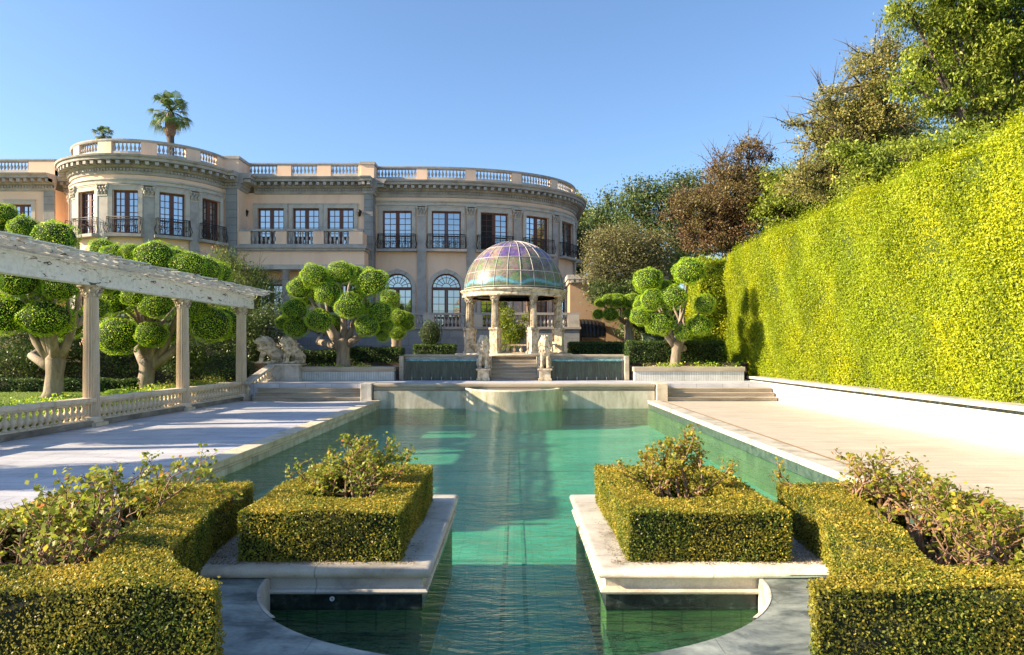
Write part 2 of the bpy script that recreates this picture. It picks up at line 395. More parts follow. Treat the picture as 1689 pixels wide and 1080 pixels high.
leafmat('grass_leaf', [(0, (.08, .16, .01)), (.5, (.18, .28, .02)), (1, (.30, .38, .04))], None, .4)
for nm, c in (('hedge_core', (.025, .032, .012)), ('wall_core', (.07, .11, .01)), ('topiary_core', (.025, .05, .01))):
    t = NT(nm); n = t.noise(t.coord(), 30, 4); t.done(t.pbr(t.mix(.6, c, t.ramp(n, [(.35, (.3, .3, .3)), (.65, (1, 1, 1))]), 'MULTIPLY'), .95, t.bump(n, 1, .05)))

# ------------------------------------------------------------------ the ground, pool and terraces
def struct(name, mb, mats, label=None):
    o = mb.build(name, mats); o['kind'] = 'structure'
    if label: o['label'] = label
    return o
mb = MB()
for x0, x1, y0, y1 in ((-900, -13.4, -600, 1500), (12.1, 900, -600, 1500), (-13.4, 12.1, -600, -4), (-13.4, 12.1, 48.5, 1500)):
    mb.add([(x0, y0, -.06), (x1, y0, -.06), (x1, y1, -.06), (x0, y1, -.06)], [(0, 1, 2, 3)])
struct('ground', mb, M['earth_ground'])
struct('lawn', MB().box(-60, -13.3, -12, 43, -.05, .35), M['lawn_ground'])
struct('garden_soil', MB().box(-60, 45, 43.02, 49.6, -.05, 1.55).box(-14.2, 12.4, 38.72, 43.0, -.05, 1.62).box(12.45, 45, -12, 43.0, -.05, .9), M['soil'])
struct('hill', MB().box(-90, 90, 49.62, 120, -.05, 1.9), M['earth_ground'])
struct('pool_floor', MB().box(-6.4, 6.4, 2, 33, -1.5, -1.08), M['pool_tile'])
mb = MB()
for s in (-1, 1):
    mb.box(s * .15 - .03, s * .15 + .03, 5.4, 24, -1.09, -1.07)  # long pair paints dark reflections of the water onto the floor
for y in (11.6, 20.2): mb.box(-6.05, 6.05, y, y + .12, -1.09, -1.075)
struct('pool_reflection_ledge_lines', mb, M['reflection_ledge_tile'])
struct('basin_floor', MB().box(-2.55, -.93, 5.2, 7.6, -1.25, -.56).box(.93, 2.55, 5.2, 7.6, -1.25, -.56), M['basin_tile'])
struct('pool_water', MB().add([(-6.06, 2.5, -.32), (6.06, 2.5, -.32), (6.06, 32.7, -.32), (-6.06, 32.7, -.32)], [(0, 1, 2, 3)]), M['pool_water'])
struct('pool_deck', MB().box(-13.3, -6.05, -4, 32.6, -1.6, 0), M['lilac_marble'])
struct('pool_deck', MB().box(6.05, 11.85, -4, 32.6, -1.6, 0), M['tan_travertine'])
# copings: left raised stone kerb, right white kerb over a tiled band
mb = MB(); mb.box(-6.42, -5.97, 9.5, 32.5, .004, .05); mb.box(-6.06, -6.0, 9.5, 32.5, -.11, .0); mb.box(-6.06, -6.02, 9.5, 32.5, -.17, -.12)
o = mb.build('pool_coping', M['cream_stone'], bevel=.015); tag(o, kind='structure')
o = MB().box(-6.06, -6.03, 9.5, 32.5, -1.5, -.18).build('pool_wall', M['wall_stone']); tag(o, kind='structure')
o = MB().box(5.95, 6.5, 9.5, 32.5, .004, .06).box(5.98, 6.06, 9.5, 32.5, -.1, 0).build('pool_coping', M['pale_stone'], bevel=.015); tag(o, kind='structure')
o = MB().box(6.505, 6.72, 9.5, 32.5, .0, .008).build('deck_border', M['deck_border']); tag(o, kind='structure')
o = MB().box(6.0, 6.06, 9.5, 32.5, -1.5, -.101).build('pool_wall', M['edge_tile']); tag(o, kind='structure')
struct('submerged_wall', MB().box(-6.06, -6.015, 9.5, 32.6, -1.3, -.335).box(5.985, 6.06, 9.5, 32.6, -1.3, -.335).box(-6.01, 5.98, 32.605, 32.7, -1.3, -.335), M['submerged_stone'])
# stone walk with the elliptical bay cut into it
EA, EB, EY = 2.5, 2.0, 7.34
ell = [(EA * math.cos(a), EY - EB * math.sin(a)) for a in np.linspace(0, PI, 49)]
poly = [(-6.05, -4), (6.05, -4), (6.05, EY)] + ell + [(-6.05, EY)]
struct('stone_walk', MB().prism(poly, -1.6, 0), M['green_marble'])
mb = MB(); vs = []; fs = []
for i, (x, y) in enumerate(ell):
    for q, z in ((.985, -1.5), (.985, .004), (1.0, .004)):
        vs.append((x * q, EY - (EY - y) * q, z))
for i in range(48):
    for k in range(2): fs.append((i * 3 + k, i * 3 + 3 + k, i * 3 + 4 + k, i * 3 + 1 + k))
mb.add(vs, fs, 0, True)
mb.f = [f for k, f in enumerate(mb.f) if (k // 2) < 9 or (k // 2) > 38]; mb.m = mb.m[:len(mb.f)]; mb.sm = mb.sm[:len(mb.f)]
struct('basin_rim', mb, M['pale_stone'])
for s in (-1, 1):
    struct('garden_bed', MB().box(min(s * 6.05, s * 3.3), max(s * 6.05, s * 3.3), EY, 9.45, -1.6, -.004), M['soil'])
    struct('rose_bed', MB().box(min(s * 6.0, s * 3.25), max(s * 6.0, s * 3.25), 5.3, 9.4, 0.0, .05), M['soil'])

# planter platforms standing in the water
def sweep(mb, path, prof, closed=False, mi=0):
    """path: list of (x,y), outward = right of travel; prof: (d,z)"""
    n = len(path); P = [Vector(p) for p in path]; off = []
    for i in range(n):
        def nn(a, b): t = (b - a).normalized(); return Vector((t.y, -t.x))
        if closed or 0 < i < n - 1:
            n1 = nn(P[i - 1], P[i]); n2 = nn(P[i], P[(i + 1) % n]); m = (n1 + n2).normalized(); off.append(m / max(m.dot(n1), .3))
        elif i == 0: off.append(nn(P[0], P[1]))
        else: off.append(nn(P[-2], P[-1]))
    vs = [(P[i].x + off[i].x * d, P[i].y + off[i].y * d, z) for i in range(n) for d, z in prof]
    k = len(prof); fs = []
    for i in range(n if closed else n - 1):
        j = (i + 1) % n
        for q in range(k - 1): fs.append((i * k + q, i * k + q + 1, j * k + q + 1, j * k + q))
    if not closed: fs += [tuple(range(k)), tuple(range((n - 1) * k, n * k))[::-1]]
    return mb.add(vs, fs, mi)
for s in (-1, 1):
    side = 'left' if s < 0 else 'right'
    lab = ('stone planter platform %s of the channel, %s' % (side, 'shaded, with white nozzle ring' if s < 0 else 'with sunlit moulded edge'))
    root = empty('planter_platform', (s * 2.0, 9.1, 0), lab, 'stone planter', 'stone planter platforms in the pool')
    path = [(-3.32, 7.34), (-.9, 7.34), (-.9, 11.0), (-3.32, 11.0)] if s < 0 else [(.9, 11.0), (.9, 7.34), (3.32, 7.34)]
    if s > 0: path = [(3.32, 11.0), (.9, 11.0), (.9, 7.34), (3.32, 7.34)]
    if s < 0: path = path
    cop = [(-.30, .112)] + [(.06 * math.sin(a), .056 + .056 * math.cos(a)) for a in np.linspace(0, PI, 9)] + [(-.02, 0)]
    m1 = MB(); sweep(m1, path, cop); m1.sm = [True] * len(m1.sm)
    x0, x1 = sorted((s * 1.19, s * 3.32)); m1.box(x0, x1, 7.6, 10.75, .02, .108)
    m1.build('coping', M['pale_stone'], root)
    m2 = MB(); sweep(m2, path, [(-.02, .0), (-.03, -.09), (-.02, -.105), (.015, -.115), (.03, -.135), (.02, -.155), (0, -.165), (-.06, -.165)])
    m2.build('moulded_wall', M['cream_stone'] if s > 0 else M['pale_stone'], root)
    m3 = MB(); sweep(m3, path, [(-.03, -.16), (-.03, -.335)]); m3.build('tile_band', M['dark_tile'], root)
    m5 = MB(); sweep(m5, path, [(-.035, -.33), (-.035, -1.4)]); m5.build('submerged_wall', M['submerged_stone'], root)
    if s < 0:
        m4 = MB(); m4.lathe([(.012, 0), (.024, 0), (.024, .015), (.012, .015), (.012, 0)], seg=14)
        nz = link('water_nozzle', m4.mesh('nozzle', M['white_plastic']), root, (-1.84, 7.36, -.215), rot=(R(90), 0, 0))
# leaf litter under the box hedges
for s in (-1, 1):
    n = 9000; x = rng.uniform(-3.3, -1.0, n); y = 7.40 + np.abs(rng.normal(0, 1.0, n)); y = np.minimum(y, 10.9)
    edge = (x < -2.8) | (y < 7.52) & (rng.random(n) < .5) | (x > -1.2) & (rng.random(n) < .25)
    x, y = x[edge], y[edge]; P = np.stack([s * x, y, np.full(len(x), .118) + rng.uniform(0, .012, len(x))], 1)
    V = leaf_arrays(P, np.tile([0, 0, 1.], (len(P), 1)), .022, .6, .25)
    me = np_mesh('litter', [M['dry_leaf']], V, rng.random(len(P)))
    o = bpy.data.objects.new('leaf_litter', me); COL.objects.link(o); tag(o, 'dry fallen leaves strewn on the stone beside the %s hedge block' % ('left' if s < 0 else 'right'), 'fallen leaves', kind='stuff')

# terrace, its wall into the pool and the steps
poly = [(-14.2, 33.5), (-6.32, 33.5), (-6.32, 32.75), (6.32, 32.75), (6.32, 33.5), (12.1, 33.5), (12.1, 38.7), (-14.2, 38.7)]
struct('terrace', MB().prism(poly, -1.6, .75), M['lilac_marble'])
mb = MB(); sweep(mb, [(-6.3, 32.75), (6.3, 32.75)], [(-.35, .79), (.14, .79), (.17, .76), (.17, .66), (.10, .62), (.10, .52), (.02, .50), (.02, .46), (-.03, .46)])
o = mb.build('terrace_coping', M['step_stone'], bevel=0); tag(o, kind='structure')
o = MB().box(-6.3, 6.3, 32.62, 32.74, -1.6, .46).build('terrace_wall', M['wall_stone']); tag(o, 'stained stone wall below the terrace at the far end of the pool', 'wall')
def steps(name, x0, x1, ys, z0, dz, mat, lab, group=None, depth=None):
    root = empty(name, ((x0 + x1) / 2, ys[0], z0), lab, 'steps', group)
    for i, y in enumerate(ys):
        y1 = ys[i + 1] + .03 if i + 1 < len(ys) else y + (depth or .3)
        b = MB().box(x0, x1, y + .06, y1 + .03, z0 + .001 + i * dz, z0 + (i + 1) * dz - .045).box(x0 - .0, x1, y, y1 + .0, z0 + (i + 1) * dz - .043, z0 + (i + 1) * dz)
        b.build('step', mat, root)
    return root
steps('terrace_steps', -11.75, -6.9, [32.6, 32.93, 33.26], 0, .1875, M['step_stone'], 'four stone steps from the shaded deck up to the terrace, left of the pool', 'terrace steps', .25)
steps('terrace_steps', 6.9, 11.8, [32.6, 32.93, 33.26], 0, .1875, M['step_stone'], 'four sunlit stone steps from the tan deck up to the terrace, right of the pool', 'terrace steps', .25)
for s in (-1, 1):
    x0, x1 = sorted((s * 6.36, s * 6.86))
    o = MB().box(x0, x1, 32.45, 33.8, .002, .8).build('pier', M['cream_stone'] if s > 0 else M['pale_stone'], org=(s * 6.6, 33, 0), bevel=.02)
    tag(o, 'square stone pier between the pool and the %s flight of steps' % ('left' if s < 0 else 'right'), 'pier', 'piers beside the terrace steps')
# half-round fountain drum
root = empty('fountain_drum', (0, 32.6, -.32), 'half-round stone drum projecting from the terrace wall into the pool', 'fountain')
mb = MB(); r = 2.18
prof = [(r - .02, -1.5), (r - .02, .50), (r, .52), (r, .60), (r - .32, .60), (r - .32, .45)]
mb.lathe(prof, 0, 32.58, 0, 48, a0=PI, a1=2 * PI); mb.build('drum_wall', M['wall_stone'], root)
MB().lathe([(r - .30, .5), (0.01, .5)], 0, 32.58, 0, 48, a0=PI, a1=2 * PI).build('basin_water', M['basin_water'], root)
MB().box(-1.2, 1.2, 32.3, 32.6, .505, .56).build('spill_slab', M['step_stone'], root)

# upper platform, cascades, central flight, planters
poly = [(-5.62, 37.32), (-1.18, 37.32), (-1.18, 39.3), (1.18, 39.3), (1.18, 37.32), (5.62, 37.32), (5.62, 46.5), (-5.62, 46.5)]
struct('upper_terrace', MB().prism(poly, .7, 1.95), M['pale_stone'])
for s in (-1, 1):
    xa, xb = sorted((s * 1.9, s * 5.5)); sn = 'left' if s < 0 else 'right'
    root = empty('cascade', ((xa + xb) / 2, 37.2, .75), 'dark sheet of falling water on the low wall %s of the stone stairs' % sn, 'waterfall', 'waterfalls beside the stairs')
    MB().box(xa, xb, 37.16, 37.30, .76, 1.72).build('falling_water', M['fall_water'], root)
    MB().box(xa - .03, xb + .03, 37.10, 37.31, 1.72, 1.83).build('water_lip', M['fall_lip'], root, bevel=.03)
    MB().box(xa - .15, xb + .15, 37.24, 37.9, 1.951, 2.07).build('ledge', M['step_stone'], root, bevel=.02)
    b = MB()
    for x in np.linspace(xa + .3, xb - .3, 7): b.tube([(x, 37.0, .76), (x, 37.0, .93)], .012)
    b.build('jet', M['white_plastic'], root)
    xe = s * 5.62
    MB().box(min(xe, xe + s * .22), max(xe, xe + s * .22), 36.9, 38.7, .752, 2.0).build('end_pier', M['step_stone'], root, bevel=.02)
    x0, x1 = sorted((s * 6.0, s * 11.0))
    if s > 0: x1 = 11.6
    root = empty('planter', ((x0 + x1) / 2, 37.6, .75), 'long raised planter with tiled front below the %s cloud-pruned tree' % sn, 'planter', 'raised tiled planters')
    MB().box(x0 + .05, x1 - .05, 36.55, 38.65, .751, 1.22).build('tiled_wall', M['planter_tile'], root)
    MB().box(x0, x1, 36.48, 36.85, 1.22, 1.45).box(x0, x1, 38.4, 38.7, 1.22, 1.45).box(x0, x0 + .3, 36.851, 38.399, 1.22, 1.45).box(x1 - .3, x1, 36.851, 38.399, 1.22, 1.45).build('rim', M['step_stone'], root, bevel=.02)
    MB().box(x0 + .3, x1 - .3, 36.85, 38.4, 1.22, 1.40).build('planter_soil', M['soil'], root)
steps('central_stairs', -1.17, 1.17, [37.05 + .32 * i for i in range(7)], .75, 1.2 / 7, M['step_stone'], 'narrow flight of stone stairs between the two upright lions, up to the domed gazebo', None, .32)

# right retaining wall
root = empty('retaining_wall', (12.1, 17, 0), 'bright white rendered wall with stone coping along the foot of the tall hedge', 'wall')
MB().box(11.88, 12.35, -4, 37.0, 0, .86).build('wall_face', M['white_render'], root)
MB().box(11.82, 12.6, -4, 37.0, .862, .98).build('coping', M['pale_stone'], root, bevel=.015)
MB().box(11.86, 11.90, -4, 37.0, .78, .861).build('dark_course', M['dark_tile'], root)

# ------------------------------------------------------------------ balusters
def baluster_mesh(name, h, r, mat, seg=10):
    prof = [(.62, 0), (.62, .07), (.42, .10), (.36, .16), (.78, .26), (.98, .36), (.92, .46), (.55, .62), (.36, .74), (.34, .80), (.5, .84), (.36, .88), (.60, .93), (.60, 1)]
    mb = MB(); mb.lathe([(a * r, b * h) for a, b in prof], seg=seg); return mb.mesh(name, mat)
BX = lambda Y: -12.95 + (Y - 18.3) * .028
pb = baluster_mesh('baluster', .46, .115, M['column_stone'], 12)
root = empty('balustrade', (BX(24), 24, 0), 'long stone balustrade under the pergola along the shaded deck', 'balustrade')
def yb(mb, w, y0, y1, z0, z1):
    mb.prism([(BX(y0) - w, y0), (BX(y0) + w, y0), (BX(y1) + w, y1), (BX(y1) - w, y1)], z0, z1)
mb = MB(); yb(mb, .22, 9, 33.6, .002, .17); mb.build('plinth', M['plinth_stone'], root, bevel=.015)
mb = MB(); yb(mb, .14, 9, 33.6, .17, .215); mb.build('base_rail', M['column_stone'], root)
mb = MB(); yb(mb, .19, 9, 33.9, .73, .86); yb(mb, .14, 9, 33.8, .675, .731); mb.build('top_rail', M['column_stone'], root, bevel=.02)
y = 14.2; COLY = [10.7, 16.4, 22.1, 27.85, 33.4]
while y < 33.2:
    if min(abs(y - c) for c in COLY) > .3: link('baluster', pb, root, (BX(y), y, .214))
    y += .268
# stair parapet rising to the lions
root = empty('stair_parapet', (-12.1, 34.4, .4), 'sloping stone balustrade rising beside the left steps to the lion pedestal', 'balustrade')
def slab(mb, a, b, wd, h):
    a = Vector(a); b = Vector(b); t = Vector((b.x - a.x, b.y - a.y, 0)).normalized(); n = Vector((t.y, -t.x, 0)) * wd
    mb.add([a - n, a + n, b + n, b - n] + [q + Vector((0, 0, h)) for q in (a - n, a + n, b + n, b - n)], [(0,3,2,1),(4,5,6,7),(0,1,5,4),(1,2,6,5),(2,3,7,6),(3,0,4,7)])
mb = MB(); slab(mb, (-12.25, 33.2, .70), (-11.95, 35.9, 1.48), .2, .14); mb.build('top_rail', M['pale_stone'], root, bevel=.02)
mb = MB(); slab(mb, (-12.25, 33.2, -.3), (-11.95, 35.9, .55), .17, .5); mb.build('base', M['cream_stone'], root)
for i in range(9):
    k = (i + .7) / 9.6; link('baluster', pb, root, (-12.25 + .3 * k, 33.2 + 2.7 * k, .20 + .82 * k), scale=(1, 1, 1.08))

# ------------------------------------------------------------------ fluted columns, pergola
def capital(mb, r, h, z, mi=0, cx=0, cy=0):
    mb.lathe([(r * .92, 0), (r * 1.08, .02 * h), (r * .95, .06 * h), (r * .98, .5 * h), (r * 1.25, .82 * h), (r * 1.3, .88 * h)], cx, cy, z, 16, mi)
    mb.box(cx - r * 1.42, cx + r * 1.42, cy - r * 1.42, cy + r * 1.42, z + h * .88, z + h, mi)
    for ring, (n, zz, rr, sz, a0) in enumerate(((8, .22, 1.12, .30, 0), (8, .48, 1.2, .30, PI / 8))):
        for k in range(n):
            a = a0 + 2 * PI * k / n
            p = Vector((cx + r * rr * math.cos(a), cy + r * rr * math.sin(a), z + h * zz)); d = Vector((math.cos(a), math.sin(a), 0))
            mb.tube([p - d * r * .15 - Vector((0, 0, h * .2)), p, p + d * r * .16 + Vector((0, 0, h * .07)), p + d * r * .26 - Vector((0, 0, h * .02))], [r * .12, r * .17, r * .15, r * .06], 5, mi)
    for k in range(4):
        a = PI / 4 + k * PI / 2; d = Vector((math.cos(a), math.sin(a), 0)); p = Vector((cx, cy, z + h * .78)) + d * r * 1.38
        mb.ball(p, (r * .27, r * .27, r * .27), 8, 6, mi)
def column_mesh(h, r, mat, seg=36):
    mb = MB(); mb.lathe([(r * 1.0, 0), (r * .99, h * .33), (r * .86, h)], seg=seg, flute=.74, smooth=False)
    return mb.mesh('shaft', mat)
def base_mesh(r, mat, sq=1.45, hh=.3):
    mb = MB(); mb.box(-r * sq, r * sq, -r * sq, r * sq, 0, hh * .35)
    mb.lathe([(r * 1.35, hh * .35), (r * 1.42, hh * .5), (r * 1.3, hh * .62), (r * 1.12, hh * .7), (r * 1.2, hh * .85), (r * 1.02, hh)], seg=24)
    return mb.mesh('column_base', mat)
sh = column_mesh(3.62, .235, M['column_stone']); bs = base_mesh(.235, M['column_stone'])
mb = MB(); capital(mb, .205, .34, 0); cp = mb.mesh('capital', M['aged_stone'])
for yy, lab in zip(COLY, ('fluted column of the pergola nearest the front end of the deck', 'fluted column of the pergola left of the frame', 'tallest looking fluted column under the white beam, nearest in view', 'middle fluted column under the white beam', 'farthest fluted column under the white beam, beside the stone lions')):
    if yy < 15: continue
    root = empty('column', (BX(yy), yy, 0), lab, 'column', 'fluted columns carrying the pergola beam')
    link('column_base', bs, root, (BX(yy), yy, .002), scale=(1, 1, .95))
    link('shaft', sh, root, (BX(yy), yy, .287)); link('capital', cp, root, (BX(yy), yy, 3.9))
root = empty('pergola', (BX(24), 24, 4.24), 'white pergola beam of peeling paint with rafters, carried on fluted columns', 'pergola')
ys = [11.5, 16.4, 22.1, 27.85, 34.5]
for a, b in zip(ys[:-1], ys[1:]):
    mb = MB(); yb(mb, .17, a + .005, b - .005, 4.245, 4.80); yb(mb, .20, a + .005, b - .005, 4.80, 4.86); mb.build('beam', M['peeling_paint'], root, bevel=.01)
y = 12.0; k = 0
while y < 34.9:
    x = BX(y); l0 = 1.35 + rng.uniform(-.06, .06); l1 = .95 + rng.uniform(-.1, .08); dz = rng.uniform(-.02, .05); tw = rng.uniform(-.05, .05)
    z0 = 4.864 + max(dz, 0) * .3; h = rng.uniform(.12, .15); th = .05
    pr = [(x - l0, z0 + .07), (x - l0 + .15, z0), (x + l1 - .28, z0), (x + l1, z0 + .08), (x + l1, z0 + h), (x - l0, z0 + h)]
    vs = [(a, y - th + tw * (a - x), c) for a, c in pr] + [(a, y + th + tw * (a - x), c) for a, c in pr]
    n = 6; fs = [tuple(range(n)), tuple(reversed(range(n, 2 * n)))] + [(i, n + i, n + (i + 1) % n, (i + 1) % n) for i in range(n)]
    mb = MB(); mb.add(vs, fs); mb.build('rafter', M['peeling_paint'], root)
    y += .5; k += 1
for xx in (-1.1, -.62, -.15, .32, .74):
    y0 = 11.8 + rng.uniform(0, .8)
    while y0 < 34.6:
        ln = rng.uniform(1.3, 2.3); y1 = min(y0 + ln, 35.3); wd = rng.uniform(.14, .19); o1, o2 = rng.uniform(-.04, .04, 2); za, zb = 5.035 + rng.uniform(0, .03), 5.035 + rng.uniform(.02, .085)
        a = (BX(y0) + xx + o1, y0); b = (BX(y1) + xx + o2, y1); vs = []
        for (px_, py_), zz in ((a, za), (b, zb)):
            for q, t_ in ((-wd, 0), (wd, 0), (wd, .03), (-wd, .03)): vs.append((px_ + q, py_, zz + t_))
        mb = MB(); mb.add(vs, [(0, 1, 2, 3), (7, 6, 5, 4)] + [(k_, 4 + k_, 4 + (k_ + 1) % 4, (k_ + 1) % 4) for k_ in range(4)]); mb.build('top_board', M['peeling_paint'], root)
        y0 = y1 - rng.uniform(-.05, .12)
mb = MB()
for yy in (19.7, 25.2, 31):
    x = BX(yy) + .2; mb.tube([(x - .02, yy, 4.66), (x + .05, yy, 4.66), (x + .06, yy + .1, 4.62), (x + .06, yy + .2, 4.66), (x + .06, yy + .12, 4.70), (x + .05, yy + .02, 4.67)], .015)
mb.build('hook', M['iron'], root)

# ------------------------------------------------------------------ gazebo
GY = 42.0
root = empty('gazebo', (0, GY, 1.95), 'round stone gazebo with stained-glass dome on eight columns', 'gazebo')
MB().lathe([(3.35, 0), (3.4, .03), (3.4, .12), (3.3, .15), (0.01, .15)], 0, GY, 1.951, 48).build('floor_slab', M['cream_stone'], root)
rr = 2.75
gm = MB(); gm.box(-.27, .27, -.27, .27, 0, .12).box(-.215, .215, -.215, .215, .12, 1.3).box(-.26, .26, -.26, .26, 1.3, 1.42); gp = gm.mesh('pedestal', M['aged_stone'])
gs = column_mesh(1.45, .18, M['aged_stone'], 24)
gm = MB(); capital(gm, .17, .36, 0); gc = gm.mesh('capital', M['aged_stone'])
for k in range(8):
    a = R(22.5 + 45 * k); x, y = rr * math.cos(a), GY + rr * math.sin(a)
    c = link('column', gs, root, (x, y, 3.52), a)
    sub2 = bpy.data.objects.new('pedestal', gp); COL.objects.link(sub2); sub2.parent = c; sub2.location = (0, 0, -1.42)
    sub3 = bpy.data.objects.new('capital', gc); COL.objects.link(sub3); sub3.parent = c; sub3.location = (0, 0, 1.42)
    if k != 5:       # low balustrade between the columns, open towards the stairs
        b = R(22.5 + 45 * (k + 1)); x2, y2 = rr * math.cos(b), GY + rr * math.sin(b)
        mb = MB(); A = Vector((x, y, 0)); B = Vector((x2, y2, 0)); d = (B - A).normalized()
        slab(mb, A + d * .3 + Vector((0, 0, 2.55)), B - d * .3 + Vector((0, 0, 2.55)), .12, .1)
        slab(mb, A + d * .3 + Vector((0, 0, 2.11)), B - d * .3 + Vector((0, 0, 2.11)), .12, .06)
        for q in (.3, .5, .7):
            p = A + (B - A) * q; mb.lathe([(.06, 2.17), (.1, 2.25), (.1, 2.35), (.05, 2.45), (.07, 2.55)], p.x, p.y, 0, 8)
        mb.build('balustrade_panel', M['aged_stone'], root)
prof = [(2.58, 0), (2.98, 0), (3.0, .1), (2.95, .14), (2.95, .26), (3.06, .3), (3.1, .38), (2.9, .42), (2.6, .42), (2.58, 0)]
MB().lathe(prof, 0, GY, 5.27, 64).build('entablature', M['aged_stone'], root)
DZ = 5.68; DR = 2.86
dome = MB().lathe([(DR * math.cos(a), DR * 1.0 * math.sin(a)) for a in np.linspace(0, PI / 2 - .001, 20)], seg=64)
dome = link('dome', dome.mesh('dome', M['stained_glass']), root, (0, GY, DZ))
NR = 24
for k in range(NR):
    a = 2 * PI * (k + .5) / NR; pts = [((DR + .012) * math.cos(e) * math.cos(a), (DR + .012) * math.cos(e) * math.sin(a), (DR + .012) * math.sin(e)) for e in np.linspace(0, PI / 2 - .06, 14)]
    MB_ = MB(); MB_.tube(pts, .017, 5); o = bpy.data.objects.new('rib', MB_.mesh('rib', M['lead_rib'])); COL.objects.link(o); o.parent = dome
for e in (R(2), R(19), R(37), R(56)):
    MB_ = MB(); MB_.lathe([((DR + .01) * math.cos(e) + q, (DR + .01) * math.sin(e) + p) for q, p in ((0, -.02), (.025, 0), (0, .02))], seg=64)
    o = bpy.data.objects.new('hoop', MB_.mesh('hoop', M['lead_rib'])); COL.objects.link(o); o.parent = dome
MB().lathe([(.12, 0), (.1, .05), (.02, .09)], 0, GY, DZ + DR - .02, 12).build('finial', M['lead_rib'], root)

# ------------------------------------------------------------------ the mansion
class Path:
    def __init__(s, pts):
        s.p = np.array(pts, float); d = np.diff(s.p, axis=0); L = np.linalg.norm(d, axis=1)
        s.s = np.concatenate([[0], np.cumsum(L)]); t = d / L[:, None]; sn = np.stack([t[:, 1], -t[:, 0]], 1)
        vn = np.vstack([sn[:1], (sn[:-1] + sn[1:]) / 2, sn[-1:]]); s.n = vn / np.linalg.norm(vn, axis=1, keepdims=True); s.L = s.s[-1]
    def at(s, q):
        x = np.interp(q, s.s, s.p[:, 0]); y = np.interp(q, s.s, s.p[:, 1]); nx = np.interp(q, s.s, s.n[:, 0]); ny = np.interp(q, s.s, s.n[:, 1])
        l = math.hypot(nx, ny) or 1; return x, y, nx / l, ny / l
    def F(s, q, d, z):
        x, y, nx, ny = s.at(q); return (x + nx * d, y + ny * d, z)
    def rz(s, q):
        _, _, nx, ny = s.at(q); return math.atan2(nx, -ny)
def pbox(mb, P, s0, s1, d0, d1, z0, z1, step=.45, mi=0):
    n = max(1, int(math.ceil((s1 - s0) / step))); q = np.linspace(s0, s1, n + 1); vs = []
    for a in q: vs += [P.F(a, d0, z0), P.F(a, d1, z0), P.F(a, d1, z1), P.F(a, d0, z1)]
    fs = [(i * 4 + k, i * 4 + (k + 1) % 4, i * 4 + 4 + (k + 1) % 4, i * 4 + 4 + k) for i in range(n) for k in range(4)]
    fs += [(3, 2, 1, 0), (n * 4, n * 4 + 1, n * 4 + 2, n * 4 + 3)]
    mb.add(vs, fs, mi)
def psweep(mb, P, s0, s1, prof, step=.35, mi=0):
    n = max(1, int(math.ceil((s1 - s0) / step))); q = np.linspace(s0, s1, n + 1); k = len(prof)
    vs = [P.F(a, d, z) for a in q for d, z in prof]
    fs = [(i * k + j, (i + 1) * k + j, (i + 1) * k + j + 1, i * k + j + 1) for i in range(n) for j in range(k - 1)]
    fs += [tuple(range(k)), tuple(reversed(range(n * k, n * k + k)))]
    mb.add(vs, fs, mi)
def wall(mb, P, s0, s1, zb, zt, ops, rev=.3, step=.5):
    """ops: (sc, w, z0, z1, arch)"""
    br = {s0, s1}
    for sc_, w_, a, b, arch in ops:
        m = 12 if arch else 4
        for k in range(m + 1): br.add(sc_ - w_ / 2 + w_ * k / m)
    br = sorted(br); full = [br[0]]
    for b in br[1:]:
        n = max(1, int(math.ceil((b - full[-1]) / step))); a = full[-1]
        full += [a + (b - a) * (i + 1) / n for i in range(n)]
    def top(op, s):
        sc_, w_, a, b, arch = op
        if not arch: return b
        r = w_ / 2; return b + math.sqrt(max(0, r * r - (s - sc_) ** 2))
    for a, b in zip(full[:-1], full[1:]):
        if b - a < 1e-6: continue
        mid = (a + b) / 2
        here = sorted([o for o in ops if o[0] - o[1] / 2 < mid < o[0] + o[1] / 2], key=lambda o: o[2])
        la, lb = zb, zb
        for o in here:
            mb.add([P.F(a, 0, la), P.F(b, 0, lb), P.F(b, 0, o[2]), P.F(a, 0, o[2])], [(0, 1, 2, 3)])
            ta, tb = top(o, a), top(o, b)
            mb.add([P.F(a, 0, ta), P.F(b, 0, tb), P.F(b, -rev, tb), P.F(a, -rev, ta)], [(0, 1, 2, 3)])
            mb.add([P.F(a, 0, o[2]), P.F(b, 0, o[2]), P.F(b, -rev, o[2]), P.F(a, -rev, o[2])], [(0, 3, 2, 1)])
            la, lb = ta, tb
        mb.add([P.F(a, 0, la), P.F(b, 0, lb), P.F(b, 0, zt), P.F(a, 0, zt)], [(0, 1, 2, 3)])
    for sc_, w_, a, b, arch in ops:
        for s_ in (sc_ - w_ / 2, sc_ + w_ / 2):
            mb.add([P.F(s_, 0, a), P.F(s_, 0, b), P.F(s_, -rev, b), P.F(s_, -rev, a)], [(0, 1, 2, 3)])

